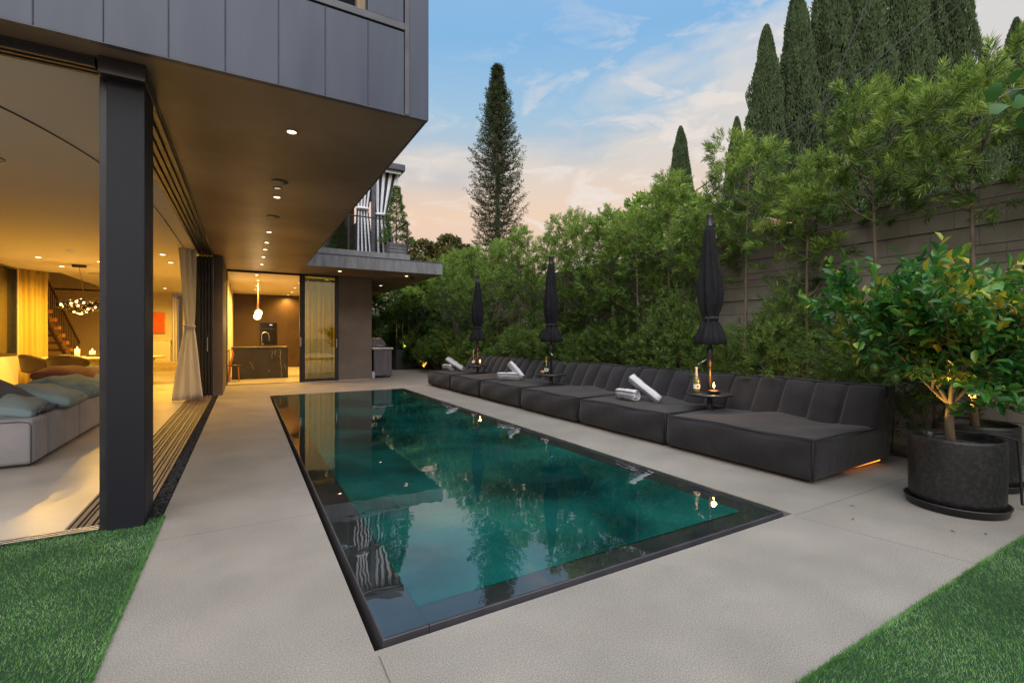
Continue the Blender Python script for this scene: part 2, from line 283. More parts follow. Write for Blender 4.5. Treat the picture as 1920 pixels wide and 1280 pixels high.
# ------------------------------------------------------------------ mesh building
class MB:
    def __init__(s): s.v = []; s.f = []; s.mi = []; s.sm = []
    def add(s, vs, fs, mi=0, smooth=False):
        o = len(s.v); s.v += [tuple(p) for p in vs]; s.f += [tuple(i + o for i in f) for f in fs]; s.mi += [mi] * len(fs); s.sm += [smooth] * len(fs); return s
    def box(s, x0, x1, y0, y1, z0, z1, mi=0):
        return s.add([(x0, y0, z0), (x1, y0, z0), (x1, y1, z0), (x0, y1, z0), (x0, y0, z1), (x1, y0, z1), (x1, y1, z1), (x0, y1, z1)],
                     [(0, 3, 2, 1), (4, 5, 6, 7), (0, 1, 5, 4), (1, 2, 6, 5), (2, 3, 7, 6), (3, 0, 4, 7)], mi)
    def bar(s, a, b, w, h, mi=0):
        a, b = Vector(a), Vector(b); d = (b - a).normalized(); u = Vector((0, 0, 1)) if abs(d.z) < .95 else Vector((1, 0, 0))
        sd_ = d.cross(u).normalized() * w / 2; up = sd_.cross(d).normalized() * h / 2
        vs = [p + i * sd_ + j * up for p in (a, b) for i, j in ((-1, -1), (1, -1), (1, 1), (-1, 1))]
        return s.add(vs, [(0, 1, 2, 3), (7, 6, 5, 4), (0, 4, 5, 1), (1, 5, 6, 2), (2, 6, 7, 3), (3, 7, 4, 0)], mi)
    def tube(s, pts, rad, n=8, mi=0, caps=True):
        pts = [Vector(p) for p in pts]
        if isinstance(rad, (int, float)): rad = [rad] * len(pts)
        vs = []; prev = None
        for i, p in enumerate(pts):
            d = (pts[min(i + 1, len(pts) - 1)] - pts[max(i - 1, 0)])
            if d.length < 1e-9: d = Vector((0, 0, 1))
            d.normalize()
            if prev is None:
                u = d.cross(Vector((0, 0, 1)) if abs(d.z) < .9 else Vector((1, 0, 0))).normalized()
            else:
                u = (prev - d * prev.dot(d)); u = u.normalized() if u.length > 1e-6 else d.orthogonal().normalized()
            prev = u; w = d.cross(u)
            for k in range(n):
                a = 2 * math.pi * k / n; vs.append(p + (u * math.cos(a) + w * math.sin(a)) * rad[i])
        fs = [(i * n + k, i * n + (k + 1) % n, (i + 1) * n + (k + 1) % n, (i + 1) * n + k) for i in range(len(pts) - 1) for k in range(n)]
        s.add(vs, fs, mi, True)
        if caps:
            o = len(s.v) - len(vs); s.f.append(tuple(o + k for k in range(n))[::-1]); s.f.append(tuple(o + (len(pts) - 1) * n + k for k in range(n))); s.mi += [mi, mi]; s.sm += [False, False]
        return s
    def lathe(s, prof, c=(0, 0, 0), n=24, mi=0, fn=None, smooth=True, caps=True):
        vs = []
        for r, z in prof:
            for k in range(n):
                a = 2 * math.pi * k / n; rr = r * (fn(a, z) if fn else 1); vs.append((c[0] + rr * math.cos(a), c[1] + rr * math.sin(a), c[2] + z))
        m_ = len(prof); fs = [(i * n + k, i * n + (k + 1) % n, (i + 1) * n + (k + 1) % n, (i + 1) * n + k) for i in range(m_ - 1) for k in range(n)]
        s.add(vs, fs, mi, smooth); o = len(s.v) - len(vs)
        if caps and prof[0][0] > 1e-4: s.f.append(tuple(o + k for k in range(n))[::-1]); s.mi.append(mi); s.sm.append(False)
        if caps and prof[-1][0] > 1e-4: s.f.append(tuple(o + (m_ - 1) * n + k for k in range(n))); s.mi.append(mi); s.sm.append(False)
        return s
    def rbox(s, x0, x1, y0, y1, z0, z1, r, n=(8, 8, 4), fn=None, mi=0):
        """soft box with rounded edges; fn(p, u, v, w) -> moved point, u v w in -1..1"""
        def ax(a, b, k):
            e = [a, a + r * .3, a + r * .65]; i = list(np.linspace(a + r, b - r, k + 1)); return e + i + [b - r * .65, b - r * .3, b]
        A, B, C_ = ax(x0, x1, n[0]), ax(y0, y1, n[1]), ax(z0, z1, n[2]); I, J, K = len(A) - 1, len(B) - 1, len(C_) - 1
        idx = {}; vs = []
        def V(i, j, k):
            if (i, j, k) in idx: return idx[i, j, k]
            p = Vector((A[i], B[j], C_[k])); q = Vector((min(max(p.x, x0 + r), x1 - r), min(max(p.y, y0 + r), y1 - r), min(max(p.z, z0 + r), z1 - r)))
            d = p - q
            if d.length > 1e-9: p = q + d.normalized() * r
            if fn: p = fn(p, (2 * A[i] - x0 - x1) / (x1 - x0), (2 * B[j] - y0 - y1) / (y1 - y0), (2 * C_[k] - z0 - z1) / (z1 - z0))
            idx[i, j, k] = len(vs); vs.append(p); return idx[i, j, k]
        fs = []
        for i in range(I):
            for j in range(J): fs.append((V(i, j, 0), V(i, j + 1, 0), V(i + 1, j + 1, 0), V(i + 1, j, 0))); fs.append((V(i, j, K), V(i + 1, j, K), V(i + 1, j + 1, K), V(i, j + 1, K)))
        for i in range(I):
            for k in range(K): fs.append((V(i, 0, k), V(i + 1, 0, k), V(i + 1, 0, k + 1), V(i, 0, k + 1))); fs.append((V(i, J, k), V(i, J, k + 1), V(i + 1, J, k + 1), V(i + 1, J, k)))
        for j in range(J):
            for k in range(K): fs.append((V(0, j, k), V(0, j, k + 1), V(0, j + 1, k + 1), V(0, j + 1, k))); fs.append((V(I, j, k), V(I, j + 1, k), V(I, j + 1, k + 1), V(I, j, k + 1)))
        return s.add(vs, fs, mi, True)
    def sheet(s, nu, nv, fn, mi=0, smooth=True):
        vs = [fn(i / nu, j / nv) for i in range(nu + 1) for j in range(nv + 1)]
        fs = [(i * (nv + 1) + j, (i + 1) * (nv + 1) + j, (i + 1) * (nv + 1) + j + 1, i * (nv + 1) + j + 1) for i in range(nu) for j in range(nv)]
        o = len(s.f); s.add(vs, fs, 0, smooth)
        if callable(mi):
            for i in range(nu):
                for j in range(nv): s.mi[o + i * nv + j] = mi(i, j)
        elif mi: s.mi[o:] = [mi] * len(fs)
        return s
    def xf(s, M4): s.v = [tuple(M4 @ Vector(p)) for p in s.v]; return s
    def build(s, name, mats, parent=None, bevel=0, world=False, thick=0, seg=2):
        me = bpy.data.meshes.new(name)
        off = Vector(parent.location) if (parent is not None and world) else Vector((0, 0, 0))
        if parent is not None and world and parent.parent is not None: off = off + Vector(parent.parent.location)
        me.from_pydata([tuple(Vector(p) - off) for p in s.v], [], s.f)
        for m_ in (mats if isinstance(mats, (list, tuple)) else [mats]): me.materials.append(m_)
        me.polygons.foreach_set('material_index', s.mi); me.polygons.foreach_set('use_smooth', s.sm); me.update()
        o = bpy.data.objects.new(name, me); col.objects.link(o); o.parent = parent
        if thick: q = o.modifiers.new('thick', 'SOLIDIFY'); q.thickness = thick; q.offset = 0
        if bevel: q = o.modifiers.new('bevel', 'BEVEL'); q.width = bevel; q.segments = seg; q.limit_method = 'ANGLE'; q.angle_limit = R(40); q.harden_normals = False
        return o
def tag(o, label=None, cat=None, group=None, kind=None):
    for k, v in (('label', label), ('category', cat), ('group', group), ('kind', kind)):
        if v: o[k] = v
    return o
def thing(name, label, cat, loc=(0, 0, 0), group=None, rz=0):
    o = bpy.data.objects.new(name, None); col.objects.link(o); o.location = loc; o.rotation_euler = (0, 0, rz); o.empty_display_size = .2
    return tag(o, label, cat, group)
def struct(name, mb, m_, **k): return tag(mb.build(name, m_, **k), kind='structure')
def copy_tree(o, loc=None, rz=None, scale=None, label=None, parent=None):
    c = o.copy(); col.objects.link(c); c.parent = parent
    for ch in list(o.children): copy_tree(ch, parent=c)
    if loc is not None: c.location = loc
    if rz is not None: c.rotation_euler = (0, 0, rz)
    if scale is not None: c.scale = scale if isinstance(scale, tuple) else (scale,) * 3
    if label: c['label'] = label
    return c
def unit(a): return a / np.maximum(np.linalg.norm(a, axis=-1, keepdims=True), 1e-9)
def leaves(name, P, D, L, W, m_, parent=None, kind='strap', extra=None, U=None):
    """one mesh of many small leaves. P base points, D directions, L lengths, W widths"""
    n = len(P); D = unit(D); L = np.broadcast_to(np.asarray(L, float), (n,))[:, None]; W = np.broadcast_to(np.asarray(W, float), (n,))[:, None]
    if U is None: U = rng.normal(size=(n, 3))
    S = unit(np.cross(D, U)); Nn = np.cross(S, D)
    if kind == 'strap':
        V = np.stack([P, P + D * L * .55 + S * W * .5 + Nn * L * .04, P + D * L, P + D * L * .5 - S * W * .5 + Nn * L * .04], 1); k = 4
        F = np.arange(n * 4).reshape(n, 4)
    elif kind == 'tri':
        V = np.stack([P - S * W * .5, P + S * W * .5, P + D * L], 1); k = 3; F = np.arange(n * 3).reshape(n, 3)
    else:   # broad leaf folded on its midrib, drooping tip
        tip = P + D * L - Nn * L * .18
        V = np.stack([P, P + D * L * .28 + S * W * .42 + Nn * W * .16, P + D * L * .68 + S * W * .40 + Nn * W * .10, tip,
                      P + D * L * .68 - S * W * .40 + Nn * W * .10, P + D * L * .28 - S * W * .42 + Nn * W * .16], 1); k = 6
        b = (np.arange(n) * 6)[:, None]; F = np.concatenate([b + np.array([0, 1, 2, 3]), b + np.array([0, 3, 4, 5])], 0)
    V = V.reshape(-1, 3); fl = F.ravel(); fn = F.shape[1]; nf = len(F)
    mats = [m_]; fmi = np.zeros(nf, int); tot = np.full(nf, fn); vv = V
    if extra is not None:   # (verts, quads, material) added to the same crown
        ev, ef, em = extra; ef = np.asarray(ef); o = len(V); vv = np.concatenate([V, np.asarray(ev, float)]); fl = np.concatenate([fl, (ef + o).ravel()])
        tot = np.concatenate([tot, np.full(len(ef), ef.shape[1])]); fmi = np.concatenate([fmi, np.ones(len(ef), int)]); mats.append(em)
    me = bpy.data.meshes.new(name); me.vertices.add(len(vv)); me.vertices.foreach_set('co', vv.ravel().astype('f'))
    me.loops.add(len(fl)); me.loops.foreach_set('vertex_index', fl.astype('i'))
    me.polygons.add(len(tot)); me.polygons.foreach_set('loop_start', np.concatenate([[0], np.cumsum(tot)[:-1]]).astype('i')); me.polygons.foreach_set('material_index', fmi.astype('i'))
    for q in mats: me.materials.append(q)
    me.update(calc_edges=True)
    o = bpy.data.objects.new(name, me); col.objects.link(o); o.parent = parent
    return o
def lamp(name, loc, energy, color, kind='POINT', size=.05, parent=None, spot=120, blend=.6, aim=None):
    l = bpy.data.lights.new(name, kind); l.energy = energy; l.color = color
    if kind in ('POINT', 'SPOT'): l.shadow_soft_size = size
    if kind == 'SPOT': l.spot_size = R(spot); l.spot_blend = blend
    o = bpy.data.objects.new(name, l); col.objects.link(o)
    o.location = Vector(loc) - (Vector(parent.location) if parent else Vector((0, 0, 0))); o.parent = parent
    if aim: o.rotation_euler = (Vector(aim) - Vector(loc)).to_track_quat('-Z', 'Y').to_euler()
    return o
# ================================================================== GROUND
g = MB()
for r_ in [(-400, 400, 30, 400), (-400, -30, -400, 30), (30, 400, -400, 30), (-30, 30, -400, -12), (6.8, 30, -12, 30), (-30, 6.8, 24, 30), (-30, -6.5, -12, 24), (5.8, 6.8, -12, 24), (-6.5, -5.6, 16, 24)]:
    g.add([(r_[0], r_[2], -.06), (r_[1], r_[2], -.06), (r_[1], r_[3], -.06), (r_[0], r_[3], -.06)], [(0, 1, 2, 3)])
struct('ground', g, M['far'])
d = MB()
PX0, PX1, PY0, PY1 = .490, 3.325, 1.925, 11.13      # pool rim, outer
GX0, GX1, GY0, GY1 = .447, 3.365, 1.885, 11.165  # slot, outer
def flat(mb, x0, x1, y0, y1, z=0, mi=0): mb.add([(x0, y0, z), (x1, y0, z), (x1, y1, z), (x0, y1, z)], [(0, 1, 2, 3)], mi)
for r_ in [(-.5, GX0, -8, 14.16), (GX0, 1.35, -8, GY0), (1.35, GX1, .94, GY0), (GX0, GX1, GY1, 14.16), (GX1, 5.95, .94, 14.16), (3.24, 5.95, 14.16, 20.6), (5.95, 6.63, .94, 1.72)]:
    flat(d, *r_)
for a, b in (((GX0, GY0), (GX1, GY0)), ((GX1, GY0), (GX1, GY1)), ((GX1, GY1), (GX0, GY1)), ((GX0, GY1), (GX0, GY0))):   # slab edge down into the slot
    d.add([(*a, 0), (*b, 0), (*b, -.14), (*a, -.14)], [(0, 1, 2, 3)])
struct('pool_deck', d, M['deck'])
# pool: slot, rim, basin, water
pb = MB(); b0, b1, b2, b3 = .69, 3.06, 2.08, 10.86
pb.add([(b0, b2, -1.35), (b1, b2, -1.35), (b1, b3, -1.35), (b0, b3, -1.35), (b0, b2, .006), (b1, b2, .006), (b1, b3, .006), (b0, b3, .006)],
       [(0, 1, 2, 3), (0, 4, 5, 1), (1, 5, 6, 2), (2, 6, 7, 3), (3, 7, 4, 0)])
struct('pool_basin', pb, M['basin'])
sl = MB()
for r_ in [(GX0, PX0 + .02, GY0, GY1), (PX1 - .02, GX1, GY0, GY1), (PX0, PX1, GY0, PY0 + .02), (PX0, PX1, PY1 - .02, GY1)]: flat(sl, *r_, z=-.13)
struct('overflow_slot', sl, M['shadow_gap'])
rm = MB()
for x0, x1, y0, y1 in [(PX0, b0, PY0, PY1), (b1, PX1, PY0, PY1), (b0 + .001, b1 - .001, PY0, b2), (b0 + .001, b1 - .001, b3, PY1)]:
    rm.box(x0, x1, y0, y1, -.16, .008)
struct('pool_rim', rm, M['rim'], bevel=.004)
w = MB(); WX = [PX0 + .004] + list(np.linspace(b0, b1, 13)) + [PX1 - .004]; WY = [PY0 + .004] + list(np.linspace(b2, b3, 31)) + [PY1 - .004]
w.sheet(14, 32, lambda u, v: (WX[round(u * 14)], WY[round(v * 32)], .0135))
for i, f_ in enumerate(w.f):
    c_x = sum(w.v[j][0] for j in f_) / 4; c_y = sum(w.v[j][1] for j in f_) / 4
    if b0 < c_x < b1 and b2 < c_y < b3: w.mi[i] = 1
struct('pool_water', w, [M['water'], M['water_deep']])
lp = MB(); lp.box(3.028, 3.0595, 2.085, 10.85, -.04, .005); struct('pool_lit_wall_strip', lp, M['lit_edge'])  # added strip: the lit top of the right basin wall, put into colour
# interior floor, soil bed, lawns
fl = MB(); flat(fl, -5.6, -1.02, 4.03, 26, .002); flat(fl, -6.3, -5.6, 17.15, 24, .002); flat(fl, -1.02, -.6, 11.9, 26, .002); flat(fl, -.42, 3.2, 14.2, 22.5, .002)
struct('interior_floor', fl, M['floor'])
so = MB(); so.sheet(8, 60, lambda u, v: (5.93 + .70 * u, 1.72 + 18.9 * v, .006 + .03 * (math.sin(v * 90 + u * 5) * math.sin(u * 9)) ** 2))
flat(so, 3.2, 6.6, 20.6, 22, .005); struct('planting_bed', so, M['earth'])
def lawn(x0, x1, y0, y1, dens, cx, cy):
    b = MB(); flat(b, x0 - (.01 if x0 > 0 else 0), x1 + (.012 if x0 < 0 else 0), y0, y1 + (.004 if x0 > 0 else 0), .006); s_ = struct('lawn_base', b, M['thatch'])
    n = int((x1 - x0) * (y1 - y0) * dens); P = np.stack([rng.uniform(x0, x1, n), rng.uniform(y0, y1, n), np.full(n, .004)], 1)
    ne = int(2600 * (x1 - x0 if x0 > 0 else y1 - y0)); E_ = np.stack([rng.uniform(x0, x1, ne), np.full(ne, y1) + np.abs(rng.normal(0, .007, ne)), np.full(ne, .004)], 1) if x0 > 0 else np.stack([np.full(ne, x1) + np.abs(rng.normal(0, .007, ne)), rng.uniform(y0, y1, ne), np.full(ne, .004)], 1)
    P = np.concatenate([P, E_]); n = len(P)
    dd = np.hypot(P[:, 0], P[:, 1]); keep = rng.random(n) < np.clip(2.6 / np.maximum(dd, .1), .12, 1); P = P[keep]; n = len(P)
    # blades lean in broad swirls like brushed turf
    ang = 1.5 * np.sin(P[:, 0] * 2.1 + 1.3 * np.sin(P[:, 1] * 1.7)) + P[:, 1] * .8 + rng.normal(0, .9, n)
    D = np.stack([np.cos(ang) * .6, np.sin(ang) * .6, rng.uniform(.5, 1.2, n)], 1)
    o = leaves('lawn', P, D, rng.uniform(.010, .021, n), .0028, M['grass'], kind='tri'); tag(o, 'short bright green artificial turf beside the concrete deck' + cx, 'grass', kind='stuff')
lawn(-3.6, -.496, -.6, 4.028, 26000, ' at the foot of the black column', 0)
lawn(1.352, 6.62, -2.0, .938, 26000, ' in front of the round black pots', 0)
# gravel strip
gb = MB(); flat(gb, -.6, -.5, 4.06, 11.86, -.02); gb.box(-.602, -.598, 4.06, 11.86, -.02, .006)
struct('gravel_bed', gb, M['shadow_gap'])
gv, gf = [], []
ico = [(-.53, 0, .85), (.53, 0, .85), (-.53, 0, -.85), (.53, 0, -.85), (0, .85, .53), (0, .85, -.53), (0, -.85, .53), (0, -.85, -.53), (.85, .53, 0), (-.85, .53, 0), (.85, -.53, 0), (-.85, -.53, 0)]
icf = [(0, 4, 1), (0, 9, 4), (9, 5, 4), (4, 5, 8), (4, 8, 1), (8, 10, 1), (8, 3, 10), (5, 3, 8), (5, 2, 3), (2, 7, 3), (7, 10, 3), (7, 6, 10), (7, 11, 6), (11, 0, 6), (0, 1, 6), (6, 1, 10), (9, 0, 11), (9, 11, 2), (9, 2, 5), (7, 2, 11)]
for k in range(3400):
    x, y = random.uniform(-.59, -.51), random.uniform(4.08, 11.84); r_ = random.uniform(.007, .014); z = random.uniform(-.012, .008); o = len(gv)
    gv += [(x + a * r_ * random.uniform(.6, 1.3), y + b * r_ * random.uniform(.6, 1.3), z + c * r_ * random.uniform(.6, 1.1)) for a, b, c in ico]; gf += [(a + o, b + o, c + o) for a, b, c in icf]
tag(MB().add(gv, gf).build('gravel', M['gravel']), 'dark lava gravel strip running beside the sliding door track', 'gravel', kind='stuff')

# ================================================================== HOUSE
H = thing('house', 'modern two storey house with dark zinc cladding and open glass corner beside the pool', 'house', (-.7, 3.9, 0))
def part(name, mb, m_, parent=None, **k): return mb.build(name, m_, parent or H, world=True, **k)
SZ = 3.01
# soffit: main underside, thin dark drip edge
s = MB(); s.box(-.861, 1.275, 4.031, 12.44, SZ, SZ + .06); s.box(-6.5, 1.275, 3.635, 4.03, SZ, SZ + .06); s.box(-.58, 4.83, 12.445, 20.0, SZ, SZ + .06)
part('soffit', s, M['soffit'])
# cladding: vertical panels with seams on the front, side panels facing the pool
seams = [-6.5, -5.2, -4.0, -2.9, -2.2, -1.66, -1.35, -1.04, -.735, -.42, -.115, .20, .505, .81, 1.09]
cl = MB()
for a, b in zip(seams[:-1], seams[1:]): cl.box(a + .002, b - .002, 3.62, 3.66, SZ - .004, 3.655)
cl.box(1.131, 1.29, 3.62, 3.66, SZ - .004, 6.4)
cl.box(1.27, 1.29, 3.662, 12.43, SZ - .004, 6.4)
for a, b in ((.81, 1.085),): cl.box(a, b, 3.623, 3.66, 3.73, 6.4)
part('cladding', cl, M['metal'], bevel=.0025)
tr = MB(); tr.box(-6.5, 1.092, 3.612, 3.70, 3.668, 3.722); tr.box(1.093, 1.129, 3.611, 3.66, SZ - .004, 6.4)
for a in seams[1:-1]: tr.box(a - .0016, a + .0016, 3.615, 3.65, SZ, 3.655)
tr.box(-6.5, 1.286, 3.616, 3.66, SZ - .012, SZ - .005)
part('flashing', tr, M['trim'], bevel=.002)
up = MB(); up.box(-6.5, .3, 5.2, 12.4, 3.10, 6.3); up.box(.8, 1.27, 3.67, 5.4, 3.75, 6.3); up.box(-6.5, 1.26, 5.4, 12.4, 3.08, 6.35)
part('upper_wall', up, M['metal'])
rf = MB(); rf.box(-6.6, .60, 3.6, 5.4, 5.0, 5.2); part('loggia_roof', rf, M['black'])
pw = MB(); pw.box(.735, .797, 3.66, 3.72, 3.722, 6.3); part('post', pw, M['post_wood'])
# track head and window head
th = MB()
for i, x in enumerate((-.60, -.655, -.71, -.765, -.82)): th.box(x - .018, x + .012, 4.21, 11.86, SZ - .045 - (.004 * (i % 2)), SZ - .001)
th.box(-.86, -.572, 4.2, 11.87, SZ - .014, SZ - .002)
for i, y in enumerate((3.86, 3.915, 3.97)): th.box(-6.0, -.82, y - .014, y + .014, SZ - .06, SZ - .001)
th.box(-6.0, -.82, 3.84, 4.0, SZ - .012, SZ - .002)
part('door_head', th, M['black'], bevel=.002)
# corner column
c_ = MB(); c_.box(-.772, -.575, 3.88, 4.2, -.02, SZ - .002); part('column', c_, M['steel_col'], bevel=.006)
c2 = MB(); c2.box(-.815, -.773, 3.92, 4.12, -.02, SZ - .003); part('door_jamb', c2, M['black'], bevel=.003)
cp = MB(); cp.box(-.80, -.56, 3.80, 4.25, SZ - .11, SZ - .004); part('column_head_shadow', cp, M['black'], bevel=.004)  # black block standing in for the shadow at the column head
# interior ceiling, walls
ce = MB(); ce.box(-5.6, -.862, 4.03, 17.2, SZ, SZ + .05); ce.box(-4.4, -.6, 17.2, 26, SZ, SZ + .05); ce.box(-.6, -.43, 14.2, 26, SZ - .002, SZ + .05); ce.box(-.42, 3.2, 14.26, 22.5, SZ - .001 - .02, SZ - .003)
ce.box(-6.3, -4.4, 23.4, 26, SZ, SZ + .05); part('ceiling', ce, M['ceil'])
wl = MB(); wl.box(-5.2, -5.02, 4.03, 9.0, 0, SZ); wl.box(-5.2, -5.02, 9.0, 16.6, 0, .78); wl.box(-5.2, -5.02, 16.5, 17.2, .78, SZ); wl.box(-5.2, -5.02, 9, 16.5, 2.99, SZ)
wl.box(-3.2, -2.53, 22.8, 22.95, .002, SZ); wl.box(-2.53, -2.2, 24.4, 24.5, .0, SZ); wl.box(-2.2, -.6, 23.0, 23.1, 0, SZ); wl.box(-.60, -.58, 14.22, 23, 0, SZ); wl.box(-.475, -.425, 14.26, 21.6, 0, SZ - .03)
for i in range(len(wl.f) // 6): q = MB(); q.add(wl.v[i * 8:i * 8 + 8], [tuple(j - i * 8 for j in f_) for f_ in wl.f[i * 6:i * 6 + 6]]); part('wall', q, M['wall'])
w2 = MB(); w2.box(-6.45, -6.25, 17.2, 24.5, 0, 6.0); w2.box(-6.45, -5.03, 17.10, 17.19, 0, 3.0); w2.box(-6.25, -3.2, 23.4, 23.5, 0, 6.0); w2.box(-4.4, -4.3, 17.25, 23.3, SZ + .05, 6.0); w2.box(-6.4, -4.35, 17.14, 17.2, SZ + .05, 6); w2.box(-6.5, -4.3, 17.1, 23.6, 6.0, 6.1)
part('stairwell_wall', w2, M['tanwall'])
kw = MB(); kw.box(-.42, 1.5, 21.6, 21.8, 0, SZ - .03); kw.box(1.5, 3.2, 21.6, 21.8, 0, SZ - .03); kw.box(3.05, 3.2, 14.3, 21.6, 0, SZ - .03); part('cabinet_wall', kw, M['kwall'], bevel=.004)
st = MB(); st.box(-3.2, -2.2, 21.55, 22.8, 0, .16); st.box(-3.2, -2.2, 21.9, 22.8, .16, .30); part('step', st, M['travertine'], bevel=.01)
# kitchen front: pillar, frames, glass, pier
pl = MB(); pl.box(-.60, -.425, 11.9, 14.22, 0, SZ - .001); part('pillar', pl, M['plaster'], bevel=.006)
pr = MB(); pr.box(2.34, 3.28, 14.2, 14.45, 0, SZ - .002); pr.box(3.13, 3.278, 14.451, 20.2, 0, SZ - .002); pr.box(2.6, 3.13, 20.0, 20.2, 0, SZ - .002); part('pier_wall', pr, M['plaster'], bevel=.006)
ug = MB(); ug.box(3.14, 3.27, 14.5, 20.0, SZ + .06, 5.0); ug.box(-.5, 3.13, 16.0, 16.2, SZ + .4, 5.6)
part('terrace_wall', ug, M['plaster'])
sd_ = thing('sliding_door', None, None, (1.8, 14.2, 0)); sd_.parent = H; sd_.location = Vector((1.8, 14.2, 0)) - Vector(H.location)
def dpart(name, mb, m_, **k):
    mb.v = [(x - 1.8, y - 14.2, z) for x, y, z in mb.v]; return mb.build(name, m_, sd_, **k)
df = MB(); df.box(1.31, 1.375, 14.16, 14.28, 0, SZ - .004); df.box(1.38, 1.45, 14.18, 14.24, 0, SZ - .004); df.box(2.235, 2.335, 14.18, 14.24, 0, SZ - .004); df.box(1.451, 2.234, 14.18, 14.24, .002, .085); df.box(1.451, 2.234, 14.18, 14.24, SZ - .05, SZ - .004)
dpart('frame', df, M['black'], bevel=.003)
dg = MB(); dg.box(1.452, 2.233, 14.205, 14.217, .086, SZ - .052); dpart('pane', dg, M['glass'])
dh = MB(); dh.box(1.325, 1.35, 14.14, 14.158, 1.0, 1.25); dpart('handle', dh, M['chrome'], bevel=.003); dh = MB(); dh.box(2.27, 2.295, 14.16, 14.178, .95, 1.2); dpart('handle', dh, M['chrome'], bevel=.003)
kt = MB(); kt.box(-.42, 1.31, 14.17, 14.25, -.002, .012); kt.box(-.42, 1.31, 14.18, 14.24, SZ - .05, SZ - .004); kt.box(-.424, -.40, 14.18, 14.24, .012, SZ - .05); part('kitchen_door_frame', kt, M['black'], bevel=.002)
# stacked door leaves at the far end of the living room opening
dl = MB()
for i in range(5): x = -.615 - .055 * i; dl.box(x - .02, x + .02, 11.75 - .0 * i, 11.80 + .012 * i, .012, SZ - .05)
for i in range(5): x = -.615 - .055 * i; dl.box(x - .021, x - .012, 11.74, 11.749, .012, SZ - .05)
dl.box(-.9, -.603, 11.87, 11.9, .01, SZ - .05); dl.box(-1.1, -.9, 11.87, 11.89, .01, SZ)
part('stacked_doors', dl, M['black'], bevel=.003)
sh = MB(); sh.box(-.70, -.685, 11.715, 11.738, .95, 1.25); part('door_handle', sh, M['chrome'], bevel=.003)
# door track
tk = MB(); tk.box(-1.02, -.603, 4.03, 11.86, -.03, -.004)
x = -1.015; i = 0
while x < -.61:
    w_ = [.016, .028, .012, .034][i % 4]; y0 = 4.06 + [0, 0, 1.3, 0, 0, 2.2, 0, 0][i % 8]
    tk.box(x, min(x + w_, -.604), 4.04, 11.85, -.004, .010 + .003 * (i % 2)); x += w_ + .014; i += 1
part('door_track', tk, [M['track']], bevel=.0015)
wt = MB()
for i in range(3): wt.box(-6, -.82, 3.93 + .03 * i, 3.942 + .03 * i, 0, .018 + .001 * i)
wt.box(-6, -.82, 3.90, 4.03, -.01, .006); part('window_track', wt, M['chrome'], bevel=.001)
# left window of the living room
wn = MB(); wn.box(-5.12, -5.10, 9.0, 16.44, .83, 2.96); wp = part('window', wn, M['winglass'])
wf = MB()
for r_ in ((9.0, 16.5, .782, .85), (9.0, 16.5, 2.94, 2.988)): wf.box(-5.15, -5.015, r_[0], r_[1], r_[2], r_[3])
wf.box(-5.15, -5.015, 16.42, 16.498, .851, 2.939); wf.box(-5.15, -5.015, 12.4, 12.48, .851, 2.939); wf.v = [(a + .7, b - 3.9, c) for a, b, c in wf.v]; wf.build('window_frame', M['black'], H, bevel=.004)
# balcony slab with stains and upstand
bs = MB(); bs.box(-.6, 4.84, 12.44, 20.05, SZ + .062, 3.33); bs.box(1.30, 4.838, 12.436, 12.46, SZ - .001, 3.328); bs.box(4.815, 4.842, 12.462, 20.05, SZ - .001, 3.328)
part('balcony_slab', bs, M['slab'], bevel=.004)
bc = MB(); bc.box(1.30, 4.86, 12.425, 12.50, 3.332, 3.352); bc.box(4.79, 4.86, 12.51, 20.05, 3.332, 3.352); part('balcony_coping', bc, M['trim'], bevel=.002)
bu = MB(); bu.box(1.30, 4.02, 12.80, 12.95, 3.331, 3.55); bu.box(3.9, 4.02, 12.951, 19.5, 3.331, 3.55); part('balcony_kerb', bu, M['slab'], bevel=.004)
# speaker grilles and downlights in the dark soffit
def fixture(kind, x, y, z, r_, label, grp, m_, lit=0, colr=(1, .62, .3), spot=115):
    t = thing(kind, label, 'ceiling light' if 'light' in kind else 'ceiling speaker', (x, y, z), grp)
    ring = MB(); ring.lathe([(r_, -.001), (r_ + .012, -.001), (r_ + .012, -.006), (r_, -.006)], n=24, caps=False); ring.build('trim_ring', M['trim'] if z < 3.005 or lit == 0 else M['ceil'], t)
    le = MB(); le.lathe([(r_ - .001, -.002), (r_ - .001, -.0045), (0.0001, -.0045)], n=24); le.build('lens' if 'light' in kind else 'grille', m_, t)
    if lit: lamp('light', (x, y, z - .03), lit, colr, 'SPOT', .04, t, spot, .8, aim=(x, y, 0))
    return t
SL = [(4.41, 'nearest and largest recessed downlight in the dark soffit', 1), (6.56, 'second lit recessed downlight in the dark soffit', 1), (8.8, 'third lit recessed downlight along the dark soffit', 1), (9.8, 'fourth lit recessed downlight along the dark soffit', 1), (10.6, 'fifth lit recessed downlight along the dark soffit', 1), (11.6, 'sixth lit recessed downlight along the dark soffit', 1), (12.8, 'recessed downlight in the dark soffit just in front of the kitchen opening', 1)]
for y, lb, k in SL: fixture('downlight', .345, y, SZ, .036, lb, 'downlights in the soffit over the pool deck', M['lens'], 18 + (y > 8) * 45, (1, .55, .22))
fixture('downlight', .33, 6.16, SZ, .036, 'unlit pale downlight between the soffit speaker and second lit light', 'downlights in the soffit over the pool deck', M['lens_dim'])
for x, y, lb in [(2.19, 13.09, 'recessed downlight under the balcony above the glass sliding door'), (4.03, 13.17, 'recessed downlight under the balcony beside the security camera'), (4.02, 16.07, 'recessed downlight under the balcony above the grill')]:
    fixture('downlight', x, y, SZ, .045, lb, 'downlights in the soffit under the balcony', M['lens'], 26)
